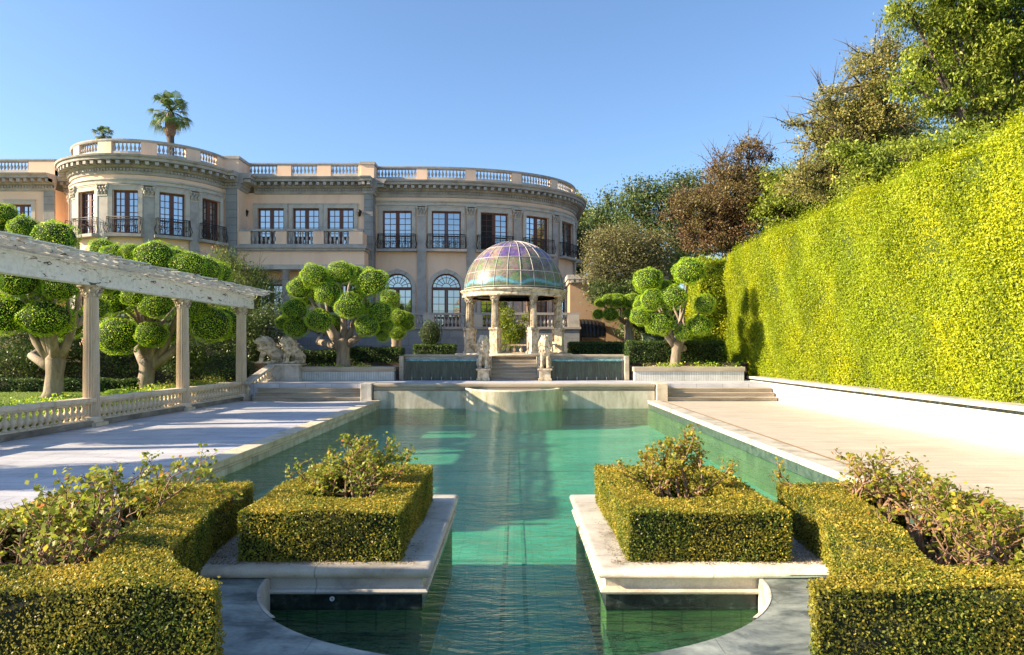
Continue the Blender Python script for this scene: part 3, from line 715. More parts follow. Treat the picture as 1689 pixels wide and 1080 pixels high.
def bar(mb, x0, x1, z0, z1, y0=-.03, y1=.03): mb.box(x0, x1, y0, y1, z0, z1)
def french_frame(w, h, cols=2, rows=6, fw=.11):
    mb = MB(); W2 = w / 2
    bar(mb, -W2, W2, h - fw, h, -.05, .05); bar(mb, -W2, W2, 0, .16, -.05, .05)
    for s in (-1, 1):
        x0, x1 = sorted((s * W2, s * (W2 - fw))); bar(mb, x0, x1, .16, h - fw, -.05, .05)
        x0, x1 = sorted((s * .004, s * .13)); bar(mb, x0, x1, .16, h - fw)
        a, b = sorted((s * .13, s * (W2 - fw)))
        for c in range(1, cols): xx = a + (b - a) * c / cols; bar(mb, xx - .016, xx + .016, .16, h - fw, -.02, .02)
        for r_ in range(1, rows): zz = .16 + (h - fw - .16) * r_ / rows; bar(mb, a, b, zz - .016, zz + .016, -.019, .019)
    return mb
def pane_mb(w, h, arch=0):
    mb = MB(); vs = [(-w / 2, .035, 0), (w / 2, .035, 0)]
    if arch: vs += [(w / 2 * math.cos(a), .035, h + w / 2 * math.sin(a)) for a in np.linspace(0, PI, 17)]
    else: vs += [(w / 2, .035, h), (-w / 2, .035, h)]
    mb.add(vs, [tuple(range(len(vs)))]); return mb
def surround_mb(w, h, t_, arch=0, d=.09):
    """flat architrave around an opening; y: 0 at the wall face, -d outward"""
    mb = MB(); W2 = w / 2
    if arch:
        inn = [(-W2, 0), (-W2, h)] + [(-W2 * math.cos(a), h + W2 * math.sin(a)) for a in np.linspace(0, PI, 19)][1:-1] + [(W2, h), (W2, 0)]
        k = (W2 + t_) / W2
        out = [(-W2 - t_, 0), (-W2 - t_, h)] + [(-W2 * k * math.cos(a), h + W2 * k * math.sin(a)) for a in np.linspace(0, PI, 19)][1:-1] + [(W2 + t_, h), (W2 + t_, 0)]
    else:
        inn = [(-W2, 0), (-W2, h), (W2, h), (W2, 0)]; out = [(-W2 - t_, 0), (-W2 - t_, h + t_), (W2 + t_, h + t_), (W2 + t_, 0)]
    n = len(inn); vs = []
    for dd in (.0, -d):
        vs += [(x, dd, z) for x, z in inn] + [(x, dd, z) for x, z in out]
    fs = []
    for i in range(n - 1):
        fs += [(2 * n + i, 2 * n + i + 1, 3 * n + i + 1, 3 * n + i), (n + i, n + i + 1, 3 * n + i + 1, 3 * n + i), (i, i + 1, 2 * n + i + 1, 2 * n + i)]
    mb.add(vs, fs)
    if arch: mb.box(-.12, .12, -d - .03, 0, h + W2 - .02, h + W2 + t_ + .05)
    else: mb.box(-W2 - t_ - .05, W2 + t_ + .05, -d - .03, 0, h + t_, h + t_ + .06)
    return mb
def railing_mb(w, h=1.05, dep=.38):
    mb = MB(); W2 = w / 2
    for zz, r_ in ((.03, .02), (h, .028), (h - .12, .014)):
        mb.tube([(-W2, 0, zz), (-W2, -dep, zz), (W2, -dep, zz), (W2, 0, zz)], r_, 5)
    n = int(w / .105)
    for i in range(n + 1):
        x = -W2 + w * i / n; bulge = -.07
        mb.tube([(x, -dep, .03), (x, -dep + bulge, .3), (x, -dep, .75), (x, -dep, h)], .0125, 4, smooth=False)
    for s in (-1, 1):
        for y in (-.1, -.25): mb.tube([(s * W2, y, .03), (s * (W2 + .07), y, .3), (s * W2, y, .75), (s * W2, y, h)], .0125, 4)
        mb.tube([(s * W2, -dep, .03), (s * (W2 + .14), -dep - .02, .33), (s * (W2 + .03), -dep, .7), (s * W2, -dep, h)], .02, 5)
    m = max(3, int(w / .42))
    for i in range(m):
        cx = -W2 + w * (i + .5) / m
        for sx in (-1, 1):
            pts = []
            for k in range(11):
                a = k * .62; rr_ = .15 * (1 - k / 14); pts.append((cx + sx * (.10 + rr_ * math.cos(a) * .8 - .05), -dep - .06, .42 + rr_ * math.sin(a) * 1.5))
            mb.tube(pts, .013, 4)
    return mb

ZS, ZW = 9.5, 12.24          # upper window sill and head
frames = {}
def get(key, fn):
    if key not in frames: frames[key] = fn()
    return frames[key]
house = empty('mansion', (-10, 56, 1.9), 'long peach stucco mansion with grey stone cornice, rotunda and curved bow', 'mansion')
def place_window(P, s, z, w, h, rail=True, arch=False, surround=True, opened=False, rw=None, dark=False):
    rz = P.rz(s); loc = P.F(s, -.2, z)
    if arch:
        def mk():
            mb = french_frame(w, h - .02, 2, 5); r = w / 2
            for a in np.linspace(0, PI, 9)[1:-1]:
                mb.tube([(.32 * math.cos(a), 0, h + .08 + .32 * math.sin(a)), ((r - .08) * math.cos(a), 0, h + (r - .05) * math.sin(a))], .018, 4)
            for ra in (.32, .72): mb.tube([(ra * math.cos(a), 0, h + .06 + ra * math.sin(a)) for a in np.linspace(0, PI, 13)], .018, 4)
            vs = []
            for a in np.linspace(0, PI, 19):
                for q, y in ((r, -.05), (r - .1, -.05), (r - .1, .05)): vs.append((q * math.cos(a), y, h + q * math.sin(a)))
            mb.add(vs, [(i * 3 + k, i * 3 + 3 + k, i * 3 + 4 + k, i * 3 + 1 + k) for i in range(18) for k in range(2)])
            mb.box(-r, r, -.055, .045, h - .05, h + .08)
            return mb.mesh('window', M['red_wood'])
        fm = get(('a', w, h), mk)
    else: fm = get(('f', w, h), lambda: french_frame(w, h).mesh('window', M['red_wood']))
    if opened:
        def mk():
            mb = french_frame(w, h); return mb.mesh('window', M['red_wood'])
        fm = get(('o', w, h), mk)
    f = link('window', fm, house, loc, rz)
    pm = get(('p', w, h, arch), lambda: pane_mb(w - .04, h - (.02 if not arch else 0), arch).mesh('pane', M['pane_glass']))
    p = bpy.data.objects.new('pane', pm); COL.objects.link(p); p.parent = f
    if opened:
        b = MB().box(-w / 2 + .12, -.13, -.012, .03, .17, h - .12); p2 = bpy.data.objects.new('open_leaf', b.mesh('open_leaf', M['interior'])); COL.objects.link(p2); p2.parent = f; p2['label'] = 'window leaf swung open onto the dark room'
    if surround:
        sm = get(('s', w, h, arch), lambda: surround_mb(w, h, .27, arch).mesh('surround', M['house_trim_light']))
        q = bpy.data.objects.new('surround', sm); COL.objects.link(q); q.parent = f; q.location = (0, -.2, 0)
    if rail:
        rw = rw or w + .55
        sl = get(('sill', rw), lambda: MB().box(-rw / 2 - .12, rw / 2 + .12, -.52, 0, -.2, -.02).mesh('sill', M['house_trim']))
        q = bpy.data.objects.new('sill', sl); COL.objects.link(q); q.parent = f; q.location = (0, -.2, 0)
        rm = get(('r', rw), lambda: railing_mb(rw).mesh('railing', M['iron']))
        link('window_railing', rm, house, P.F(s, 0, z - .02), rz)
def dentils(mb, P, s0, s1, spacing, wd, d0, d1, z0, z1):
    n = int((s1 - s0) / spacing)
    for i in range(n + 1):
        s = s0 + (s1 - s0) * (i + .5) / (n + 1); pbox(mb, P, s - wd / 2, s + wd / 2, d0, d1, z0, z1, 9)
def cornice(P, s0, s1, dz=0, caps=True):
    z = lambda q: q + dz
    mb = MB(); psweep(mb, P, s0, s1, [(0, z(13.2)), (.09, z(13.23)), (.12, z(13.38)), (.12, z(13.58)), (.26, z(13.66)), (.30, z(13.7)), (.30, z(13.95)), (.80, z(13.97)), (.82, z(14.12)), (.92, z(14.17)), (.96, z(14.27)), (0, z(14.33)), (-.4, z(14.33))])
    dentils(mb, P, s0, s1, .2, .11, .119, .235, z(13.42), z(13.55)); dentils(mb, P, s0, s1, .5, .2, .299, .74, z(13.73), z(13.93))
    mb.build('cornice', M['house_trim'], house)
def architrave(P, s0, s1):
    mb = MB(); psweep(mb, P, s0, s1, [(0, 12.62), (.09, 12.63), (.09, 12.82), (.17, 12.88), (.17, 12.95), (0, 12.97)]); mb.build('architrave', M['house_trim_light'], house)
hb = baluster_mesh('baluster', .60, .095, M['house_trim'], 8)
NB = [0]; extra = MB()
def hbal(P, s, d, z, sc_=1):
    loc = P.F(s, d, z)
    if NB[0] < 100: link('baluster', hb, house, loc, scale=(1, 1, sc_)); NB[0] += 1
    else:
        prof = [(.62, 0), (.62, .07), (.38, .12), (.98, .36), (.92, .46), (.36, .74), (.36, .88), (.60, .93), (.60, 1)]
        extra.lathe([(a * .095, b * .6 * sc_) for a, b in prof], loc[0], loc[1], loc[2], 8)
def parapet(P, s0, s1, piers, dz=0, pw=.85, cnt=None, zt=14.33):
    """piers: list of (centre, width)"""
    mb = MB(); pbox(mb, P, s0, s1, -.32, .0, zt - .02 + dz, zt + .34 + dz); mb.build('parapet_plinth', M['house_trim_light'], house)
    mb = MB(); psweep(mb, P, s0, s1, [(-.36, zt + .92 + dz), (.04, zt + .92 + dz), (.08, zt + 1.0 + dz), (.08, zt + 1.08 + dz), (-.36, zt + 1.12 + dz)]); mb.build('parapet_rail', M['house_trim'], house)
    for c, w_ in piers:
        mb = MB(); pbox(mb, P, max(s0, c - w_ / 2), min(s1, c + w_ / 2), -.34, .03, zt - .01 + dz, zt + .925 + dz); mb.build('parapet_pier', M['house_stucco'], house)
    pp = sorted(piers)
    for (a, wa), (b, wb) in zip(pp[:-1], pp[1:]):
        u, v = a + wa / 2, b - wb / 2
        n = int(round((v - u) / .245))
        if n < 2: continue
        for i in range(n): hbal(P, u + (v - u) * (i + .5) / n, -.16, zt + .33 + dz)
def pilaster(P, s, zb, w_=.62, mat='house_trim', cap=True, zt=12.64):
    mb = MB(); pbox(mb, P, s - w_ / 2, s + w_ / 2, -.02, .16, zb, zt - (.78 if cap else 0), 9)
    mb.box(0, 0, 0, 0, 0, 0) if False else None
    o = mb.build('pilaster', M[mat], house)
    if cap:
        def mk():
            m = MB(); m.box(-.33, .33, -.2, .02, 0, .06)
            m.box(-.29, .29, -.17, .02, .06, .62)
            for r_, (zz, xs) in enumerate(((.1, (-.22, 0, .22)), (.32, (-.3, -.11, .11, .3)))):
                for xx in xs: m.tube([(xx, -.15, zz), (xx, -.22, zz + .16), (xx, -.29, zz + .2), (xx, -.3, zz + .14)], [.06, .085, .07, .03], 5)
            for sx in (-1, 1): m.ball((sx * .33, -.22, .58), (.1, .09, .1), 8, 6)
            m.box(-.42, .42, -.3, .02, .68, .78); return m.mesh('capital', M['house_trim_light'])
        cm = get('cap', mk); q = link('capital', cm, o, P.F(s, 0, zt - .78), P.rz(s))

# left wing
PW = Path([(-46, 50), (-31.55, 50)])
wl = PW.L
mb = MB(); wall(mb, PW, 0, wl, 1.9, 13.3, [(46 - 33.95, 1.6, 9.9, 12.3, 0), (46 - 33.95, 1.7, 4.0, 6.6, 1), (46 - 38, 1.6, 9.9, 12.3, 0), (46 - 42, 1.6, 9.9, 12.3, 0)]); mb.box(-31.56, -31.5, 50.001, 60, 1.9, 13.3); mb.build('wall', M['house_stucco'], house)
for x in (33.95, 38, 42): place_window(PW, 46 - x, 9.9, 1.6, 2.4, rail=False)
place_window(PW, 46 - 33.95, 4.0, 1.7, 2.6, rail=False, arch=True)
mb = MB(); pbox(mb, PW, wl - .72, wl + .02, -.3, .1, 1.9, 13.2); mb.build('quoin_pier', M['quoin'], house)
cornice(PW, 0, wl + .6, 0)
parapet(PW, 0, wl + .2, [(2.5, .8), (6.2, .8), (9.9, .8), (13.6, 1.9)])
PR = Path([(-31.5, 51.0), (-28.5, 51.0)])
mb = MB(); wall(mb, PR, 0, 3, 1.9, 13.3, []); mb.build('wall', M['house_stucco'], house)
cornice(PR, 0, 3, -.004); parapet(PR, 0, 3, [(1.5, 3)], -.004)
# rotunda
RC = Vector((-24.7, 50.2)); RR = 5.0
PT = Path([(RC.x + RR * math.sin(R(a)), RC.y - RR * math.cos(R(a))) for a in np.arange(-95, 85.1, 2.5)])
sa = lambda deg: (deg + 95) * PI / 180 * RR
wins = [-55, -24.4, 6.3, 36.8, 66.5]
mb = MB(); wall(mb, PT, 0, PT.L, 1.9, 13.3, [(sa(a), 1.52, ZS, ZW, 0) for a in wins] + [(sa(a), 1.5, 4.0, 6.5, 1) for a in wins]); mb.build('wall', M['house_stucco'], house)
for a in wins:
    place_window(PT, sa(a), ZS, 1.52, ZW - ZS, rw=1.95); place_window(PT, sa(a), 4.0, 1.5, 2.5, rail=False, arch=True)
pil = [-70.5, -39.8, -9.0, 21.6, 52.0]
for a in pil: pilaster(PT, sa(a), 1.9)
architrave(PT, 0, PT.L); cornice(PT, .2, PT.L, .009)
parapet(PT, 0, PT.L, [(sa(-95), .5)] + [(sa(a), .92) for a in pil] + [(sa(79), 1.0)], .009)
# left pier of the centre block
PP = Path([(-19.75, 49.35), (-18.7, 49.35), (-18.7, 51.1)])
mb = MB(); mb.box(-19.75, -18.7, 49.351, 52, 1.9, 13.3); mb.build('wall', M['house_stucco'], house)
mb = MB(); mb.box(-19.5, -18.78, 49.2, 49.36, 1.9, 13.2); mb.build('quoin_pier', M['quoin'], house)
P1 = Path([(-19.9, 49.36), (-18.69, 49.36)]); cornice(P1, 0, P1.L, .005); 
P2 = Path([(-18.7, 49.37), (-18.7, 51.0)]); cornice(P2, -0, P2.L, -.006)
mb = MB(); mb.box(-19.9, -18.7, 49.38, 51.4, 14.32, 15.255); mb.build('parapet_pier', M['house_stucco'], house)
mb = MB(); mb.box(-19.98, -18.62, 49.3, 51.48, 15.258, 15.452); mb.build('parapet_rail', M['house_trim'], house)
# centre block
PC = Path([(-18.7, 51.05), (-10.45, 51.05)])
cx = [-18.7 + 1.0 + .2, 0, 0]; cws = [(447 - 848) * 51.05 / 1200 + 18.7, (505 - 848) * 51.05 / 1200 + 18.7, (562 - 848) * 51.05 / 1200 + 18.7]
mb = MB(); wall(mb, PC, 0, PC.L, 1.9, 13.3, [(c, 1.86, ZS, ZW, 0) for c in cws] + [(cws[0], 1.9, 3.9, 6.9, 0), (cws[2], 1.9, 3.9, 6.9, 0)]); mb.build('wall', M['house_stucco'], house)
for c in cws: place_window(PC, c, ZS, 1.86, ZW - ZS, rail=False)
for c in (cws[0], cws[2]): place_window(PC, c, 3.9, 1.9, 3.0, rail=False)
cornice(PC, .5, PC.L, .002)
px2s = lambda px: (px - 848) * 51.05 / 1200 + 18.7
parapet(PC, 0, PC.L, [(px2s(404), .5), (px2s(469), .95), (px2s(534.5), .95), (px2s(602), .95)], .002)
# right pier
mb = MB(); mb.box(-10.5, -9.9, 50.9, 53, 1.9, 13.3); mb.build('quoin_pier', M['quoin'], house)
P3 = Path([(-10.6, 50.9), (-9.88, 50.9)]); cornice(P3, 0, P3.L, .006)
P4 = Path([(-9.89, 50.9), (-9.89, 52.0)]); cornice(P4, 0, P4.L, -.008)
mb = MB(); mb.box(-10.7, -9.8, 50.88, 52.2, 14.335, 15.25); mb.build('parapet_pier', M['house_stucco'], house)
mb = MB(); mb.box(-10.78, -9.72, 50.8, 52.2, 15.262, 15.456); mb.build('parapet_rail', M['house_trim'], house)
# porch and balcony of the centre block
mb = MB(); mb.box(-18.78, -10.2, 49.45, 51.0, 8.1, 9.02); mb.build('balcony_fascia', M['house_stucco'], house)
mb = MB(); mb.box(-18.86, -10.1, 49.25, 51.0, 9.03, 9.2).box(-18.95, -10.0, 49.15, 51.0, 9.2, 9.36); mb.build('balcony_slab', M['house_trim'], house)
mb = MB(); mb.box(-18.8, -10.15, 49.38, 51.0, 7.78, 8.095); mb.build('porch_beam', M['house_trim_light'], house)
PB = Path([(-18.75, 49.45), (-10.25, 49.45)])
b2s = lambda px: (px - 848) * 49.45 / 1200 + 18.75
bp = [(b2s(402), .9), (b2s(464), .72), (b2s(525), .72), (b2s(587), .92)]
mb = MB(); pbox(mb, PB, 0, PB.L, -.3, .02, 9.36, 9.5); mb.build('balcony_base', M['house_trim'], house)
mb = MB(); pbox(mb, PB, -.03, PB.L + .03, -.33, .06, 10.36, 10.52); mb.build('balcony_rail', M['house_trim'], house)
for c, w_ in bp: mb = MB(); pbox(mb, PB, max(0, c - w_ / 2), c + w_ / 2, -.29, .03, 9.5, 10.36); mb.build('balcony_pier', M['house_trim_light'] if False else M['house_stucco'], house)
for (a, wa), (b, wb) in zip(bp[:-1], bp[1:]):
    for i in range(6): hbal(PB, a + wa / 2 + (b - a - wa / 2 - wb / 2) * (i + .5) / 6, -.14, 9.5, 1.43)
mb = MB(); mb.box(-10.55, -10.3, 49.8, 51, 9.37, 10.35); mb.build('balcony_pier', M['house_stucco'], house)
for x in (-15.6, -12.0):
    mb = MB(); mb.lathe([(.33, 0), (.33, .1), (.27, .2), (.265, 1.5), (.23, 3.7), (.3, 3.8), (.33, 3.87)], x, 49.75, 3.9, 20); mb.build('porch_column', M['house_trim'], house)
# bow
bx = lambda X: 0 if X <= -7.5 else 8.3 * (1 - max(0, 1 - ((X + 7.5) / 12.5) ** 2.2) ** (1 / 2.2))
ptsb = [(x, 52.0) for x in np.linspace(-9.9, -7.5, 5)]
for a in np.linspace(0, 1, 90)[1:]:
    th = a * PI / 2; X = -7.5 + 12.5 * math.sin(th) ** (2 / 2.2); Y = 60.3 - 8.3 * math.cos(th) ** (2 / 2.2); ptsb.append((X, Y))
ptsb += [(5.0, 62), (5.0, 66), (5.0, 72)]
PBW = Path(ptsb)
bw = [1.55 + 3.5 * k for k in range(6)]; bpl = [3.3 + 3.5 * k for k in range(5)]
send = min(PBW.L, 24)
mb = MB(); wall(mb, PBW, 0, PBW.L, 1.9, 13.3, [(s, 2.09, ZS, ZW, 0) for s in bw] + [(s, 2.1, 3.95, 6.72, 1) for s in bw]); mb.build('wall', M['house_stucco'], house)
for i, s in enumerate(bw):
    place_window(PBW, s, ZS, 2.09, ZW - ZS, opened=(i == 2)); place_window(PBW, s, 3.95, 2.1, 2.77, rail=False, arch=True)
for s in bpl: pilaster(PBW, s, 3.86)
architrave(PBW, 0, send); cornice(PBW, 0, PBW.L, -.003)
parapet(PBW, 0, send, [(-.1, .4)] + [(s, .75) for s in bpl] + [(send - .5, 1.0)], -.003)
mb = MB()
roof = [(-46, 50.2), (-31, 50.2), (-29.5, 50.6)] + [PT.F(s, -.3, 0)[:2] for s in np.linspace(0, PT.L, 24)] + [(-19.5, 49.6), (-18.9, 49.6), (-18.8, 51.3), (-10.2, 51.3), (-9.8, 52.2)] + [PBW.F(s, -.3, 0)[:2] for s in np.linspace(.5, PBW.L, 40)] + [(-46, 72)]
mb.prism(roof, 13.9, 14.2); mb.build('roof', M['roof_felt'], house)
if extra.v: extra.build('baluster_row', M['house_trim'], house)['kind'] = 'stuff'
# wall lanterns
for px, yy in ((408, 51.0), (594, 51.0)):
    p = W(px, 349, yy)
    lan = MB(); lan.tube([(0, .0, .05), (0, -.2, .12), (0, -.22, .02)], .025, 5); lan.lathe([(.02, -.38), (.07, -.33), (.14, -.06), (.16, 0), (.08, .07), (.01, .14)], 0, -.22, 0, 8)
    o = link('wall_lantern', lan.mesh('wall_lantern', M['iron']), house, (p.x, 51.05, p.z))
# house terrace with its balustrade
root = empty('house_terrace', (-6, 49, 1.6), 'grey ashlar terrace wall with balustrade in front of the mansion ground floor', 'terrace wall')
mb = MB(); mb.box(-17.2, 4.4, 49.0, 60, 1.5, 3.7); mb.build('terrace_base', M['ashlar'], root)
mb = MB(); mb.box(-17.3, 4.5, 48.9, 49.5, 3.702, 3.86); mb.build('base_course', M['house_trim'], root)
mb = MB(); mb.box(-17.2, 4.4, 49.5, 61, 3.7, 3.85); mb.build('paving', M['pale_stone'], root)
mb = MB(); mb.box(-17.2, 4.45, 48.98, 49.34, 4.66, 4.82); mb.build('top_rail', M['house_trim'], root)
tb = baluster_mesh('baluster', .8, .115, M['house_trim'], 8)
piers = [-16.9, -13.2, -9.9, -5.75, -2.5, 1.0, 4.0]
for x in piers: MB().box(x - .38, x + .38, 48.97, 49.36, 3.861, 4.659).build('pier', M['house_trim_light'], root)
x = -16.4
while x < 3.6:
    if min(abs(x - q) for q in piers) > .5: link('baluster', tb, root, (x, 49.16, 3.86))
    x += .26
# diagonal garden stair down from the terrace
root = empty('garden_stair', (-14.5, 47, 1.6), 'grey stone stair with sloping balustrade seen behind the lions', 'stair')
mb = MB(); slab(mb, (-16.3, 48.2, 3.1), (-13.2, 44.6, 1.3), .15, .9)
mb.build('sloping_balustrade', M['ashlar'], root)
for i in range(10):
    MB().box(-16.9 + .33 * i - .1, -16.0 + .33 * i + .9, 48.5 - .4 * i - .4, 48.5 - .4 * i, 1.5, 3.5 - .19 * i).build('step', M['house_trim_light'], root)

# annex, black awning, utility cabinet
AX = 50.6 - 58
root = empty('annex', (6.5, 52, 1.9), 'low peach stucco annex with moulded cornice right of the mansion', 'annex')
k_ = 50.6 / 58
def ab(x0, x1, y0, y1, z0, z1): return (x0 * k_, x1 * k_, y0 + AX, y1 + AX, 2.3 + (z0 - 2.3) * k_, 2.3 + (z1 - 2.3) * k_)
MB().box(*ab(4.45, 12, 58, 62, 1.5, 7.6)).build('wall', M['annex_stucco'], root)
mb = MB().box(*ab(4.3, 12.2, 57.75, 62.2, 7.6, 7.9)).box(*ab(4.2, 12.3, 57.6, 62.3, 7.9, 8.25))
for i in range(18): mb.box(*ab(4.5 + i * .42, 4.72 + i * .42, 57.62, 57.75, 7.65, 7.88))
mb.build('cornice', M['house_trim_light'], root)
f = MB().box(*ab(8.3, 9.4, 57.9, 58.02, 4.9, 6.5)).build('window', M['house_trim_light'], root)
MB().box(*ab(8.42, 9.28, 57.86, 57.905, 5.02, 6.38)).build('pane', M['interior'], f)
root = empty('awning', (5.4, 49.6, 3.2), 'black ribbed canvas awning at the foot of the annex wall', 'awning')
mb = MB(); vs = []; n = 14
for i in range(n + 1):
    x = 4.5 + 1.75 * i / n
    for k in range(9):
        a = PI * .5 * k / 8; rr_ = 1.25 - (.04 if i % 2 else 0) - .25 * (i / n) ** 3
        vs.append((x, 50.45 - rr_ * math.sin(a), 3.2 + rr_ * math.cos(a)))
mb.add(vs, [(i * 9 + k, i * 9 + k + 1, i * 9 + 10 + k, i * 9 + 9 + k) for i in range(n) for k in range(8)])
o = mb.build('canvas', M['black_canvas'], root); o.modifiers.new('thick', 'SOLIDIFY').thickness = .03
mb = MB(); mb.tube([(4.52, 49.22, 3.2), (6.2, 49.3, 3.15)], .03)
for x in (4.55, 6.15): mb.tube([(x, 49.25, 3.2), (x, 49.25, 1.5)], .03)
mb.build('frame', M['iron'], root)
o = MB().box(8.35, 9.6, 47.2, 47.8, 1.56, 3.3).box(8.3, 9.65, 47.15, 47.85, 3.301, 3.38).build('utility_cabinet', M['pale_green_cabinet'], org=(9, 47.5, 1.56), bevel=.02)
tag(o, 'pale green metal cabinet standing behind the right cloud-pruned tree', 'cabinet')

# ------------------------------------------------------------------ clipped hedges
def inpoly(x, y, poly):
    c = np.zeros(len(x), bool); n = len(poly)
    for i in range(n):
        x1, y1 = poly[i]; x2, y2 = poly[(i + 1) % n]
        k = ((y1 > y) != (y2 > y)) & (x < (x2 - x1) * (y - y1) / ((y2 - y1) or 1e-9) + x1); c ^= k
    return c
def und(x, y, z, f=2.2):
    return np.sin(x * f + 1.3 * np.sin(z * f * 1.3 + y)) * np.sin(y * f * 1.1 + z * f * .9 + .7) * .5 + .5 * np.sin((x + y * .7 - z * .8) * f * 2.3)
def hedge(name, label, cat, poly, z0, z1, dens, L, mat, core_mat, holes=(), group=None, rough=.02, topr=0, org=None, sides=None, wave=2.2, ins=.03, top=True, side_up=None):
    Ps = []; Ns = []
    A = np.array(poly)
    def area(p): p = np.array(p); q = np.roll(p, -1, 0); return .5 * np.sum(p[:, 0] * q[:, 1] - q[:, 0] * p[:, 1])
    loops = [(poly, 1 if area(poly) > 0 else -1)] + [(h, -1 if area(h) > 0 else 1) for h in holes]
    if top:
        lo = A.min(0); hi = A.max(0); n = int((hi[0] - lo[0]) * (hi[1] - lo[1]) * dens * 1.15)
        x = rng.uniform(lo[0], hi[0], n); y = rng.uniform(lo[1], hi[1], n); k = inpoly(x, y, poly)
        for h in holes: k &= ~inpoly(x, y, h)
        x, y = x[k], y[k]; Ps.append(np.stack([x, y, np.full(len(x), z1)], 1)); Ns.append(np.tile([0, 0, 1.], (len(x), 1)))
    for pl, sg in loops:
        m = len(pl)
        for i in range(m):
            a = np.array(pl[i]); b = np.array(pl[(i + 1) % m]); l = np.linalg.norm(b - a)
            nv = np.array([(b - a)[1], -(b - a)[0]]) / l * sg
            if sides and pl is poly and i not in sides: continue
            n = int(l * (z1 - z0) * dens); t_ = rng.random(n); zz = rng.uniform(z0, z1, n)
            p = a + (b - a) * t_[:, None]; Ps.append(np.column_stack([p, zz])); Ns.append(np.tile([nv[0], nv[1], 0.], (n, 1)))
    P = np.vstack(Ps); N = np.vstack(Ns)
    u = und(P[:, 0], P[:, 1], P[:, 2], wave)
    P = P + N * (u * rough + rng.normal(0, rough * .45, len(P)) - rough * .3)[:, None]
    if topr:
        tp = N[:, 2] > .5; P[tp, 2] += np.abs(rng.normal(0, topr, tp.sum())) * (1 + und(P[tp, 0], P[tp, 1], 0, wave * 1.7))
    if cat == 'hedge' and name == 'tall_hedge':
        hole = .5 * und(P[:, 1] * 1.6, P[:, 0], P[:, 2] * .7, .9) + .5 * und(P[:, 0], P[:, 1] * 2.2, P[:, 2] * 1.6, 1.7) + .25 * und(P[:, 1], P[:, 0], P[:, 2], 6.3)
        kp = rng.random(len(P)) > np.clip((hole - .5) * 1.8, 0, .6); P = P[kp]; N = N[kp]
    tint = np.clip((.45 if name != 'tall_hedge' else .42) + (.20 if name != 'tall_hedge' else .30) * und(P[:, 0], P[:, 1], P[:, 2] * .5, wave * 1.1) + .10 * und(P[:, 1], P[:, 0], P[:, 2], wave * 2.9) + rng.normal(0, .20, len(P)) + (.22 if name == 'box_hedge' else .1) * (N[:, 2] > .5), 0, 1)  # box hedge tops shifted towards gold: sunlight painted into the leaf colour
    org = org or (float(A[:, 0].mean()), float(A[:, 1].mean()), z0)
    V = leaf_arrays(P, N, L, .6, .75) - np.array(org)
    core = MB(); c = Vector((A[:, 0].mean(), A[:, 1].mean()))
    def inset(pl, sg, d):
        n = len(pl); out = []
        for i in range(n):
            p0, p1, p2 = Vector(pl[i - 1]), Vector(pl[i]), Vector(pl[(i + 1) % n])
            n1 = (p1 - p0).normalized(); n2 = (p2 - p1).normalized(); n1 = Vector((n1.y, -n1.x)) * sg; n2 = Vector((n2.y, -n2.x)) * sg
            m_ = (n1 + n2).normalized(); out.append(tuple(p1 - m_ * d / max(m_.dot(n1), .4)))
        return out
    po = inset(poly, loops[0][1], ins); n = len(po)
    o3 = [(x - org[0], y - org[1]) for x, y in po]
    if holes:
        h = inset(holes[0], loops[1][1], ins); h3 = [(x - org[0], y - org[1]) for x, y in h]
        # ring of quads between outer and hole (both 4-gons listed in the same order)
        vs = [(*p, z1 - ins - org[2]) for p in o3] + [(*p, z1 - ins - org[2]) for p in h3] + [(*p, z0 - org[2]) for p in o3] + [(*p, z0 - org[2]) for p in h3]
        core.add(vs, [(i, (i + 1) % n, n + (i + 1) % n, n + i) for i in range(n)] + [(2 * n + i, 2 * n + (i + 1) % n, (i + 1) % n, i) for i in range(n)] + [(3 * n + i, 3 * n + (i + 1) % n, n + (i + 1) % n, n + i) for i in range(n)])
    else: core.prism(o3, z0 - org[2], z1 - ins - org[2])
    me = np_mesh(name, [M[mat], M[core_mat]], V, tint, core)
    o = bpy.data.objects.new(name, me); COL.objects.link(o); o.location = org
    return tag(o, label, cat, group)

for s in (-1, 1):
    sn = 'left' if s < 0 else 'right'
    q = lambda pts: [(s * x, y) for x, y in pts]
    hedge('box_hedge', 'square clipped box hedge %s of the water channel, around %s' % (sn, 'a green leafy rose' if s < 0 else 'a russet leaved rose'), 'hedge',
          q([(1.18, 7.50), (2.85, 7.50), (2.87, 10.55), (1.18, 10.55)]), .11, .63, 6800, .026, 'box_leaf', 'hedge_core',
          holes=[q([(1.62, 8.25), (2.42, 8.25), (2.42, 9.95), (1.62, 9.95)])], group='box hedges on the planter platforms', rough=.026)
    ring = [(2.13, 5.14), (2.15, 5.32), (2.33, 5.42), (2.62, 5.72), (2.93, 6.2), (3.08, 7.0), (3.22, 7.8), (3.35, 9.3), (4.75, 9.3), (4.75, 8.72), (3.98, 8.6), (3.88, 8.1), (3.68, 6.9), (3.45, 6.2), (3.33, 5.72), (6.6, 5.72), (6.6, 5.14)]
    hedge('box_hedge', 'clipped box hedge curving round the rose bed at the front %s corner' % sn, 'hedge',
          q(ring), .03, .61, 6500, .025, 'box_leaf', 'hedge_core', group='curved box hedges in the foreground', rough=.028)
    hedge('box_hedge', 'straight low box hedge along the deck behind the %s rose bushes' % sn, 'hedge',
          q([(4.9, 5.9), (5.4, 5.9), (5.4, 8.7), (4.9, 8.7)]), .03, .60, 4200, .03, 'box_leaf', 'hedge_core', group='straight box hedges beside the decks', rough=.02)
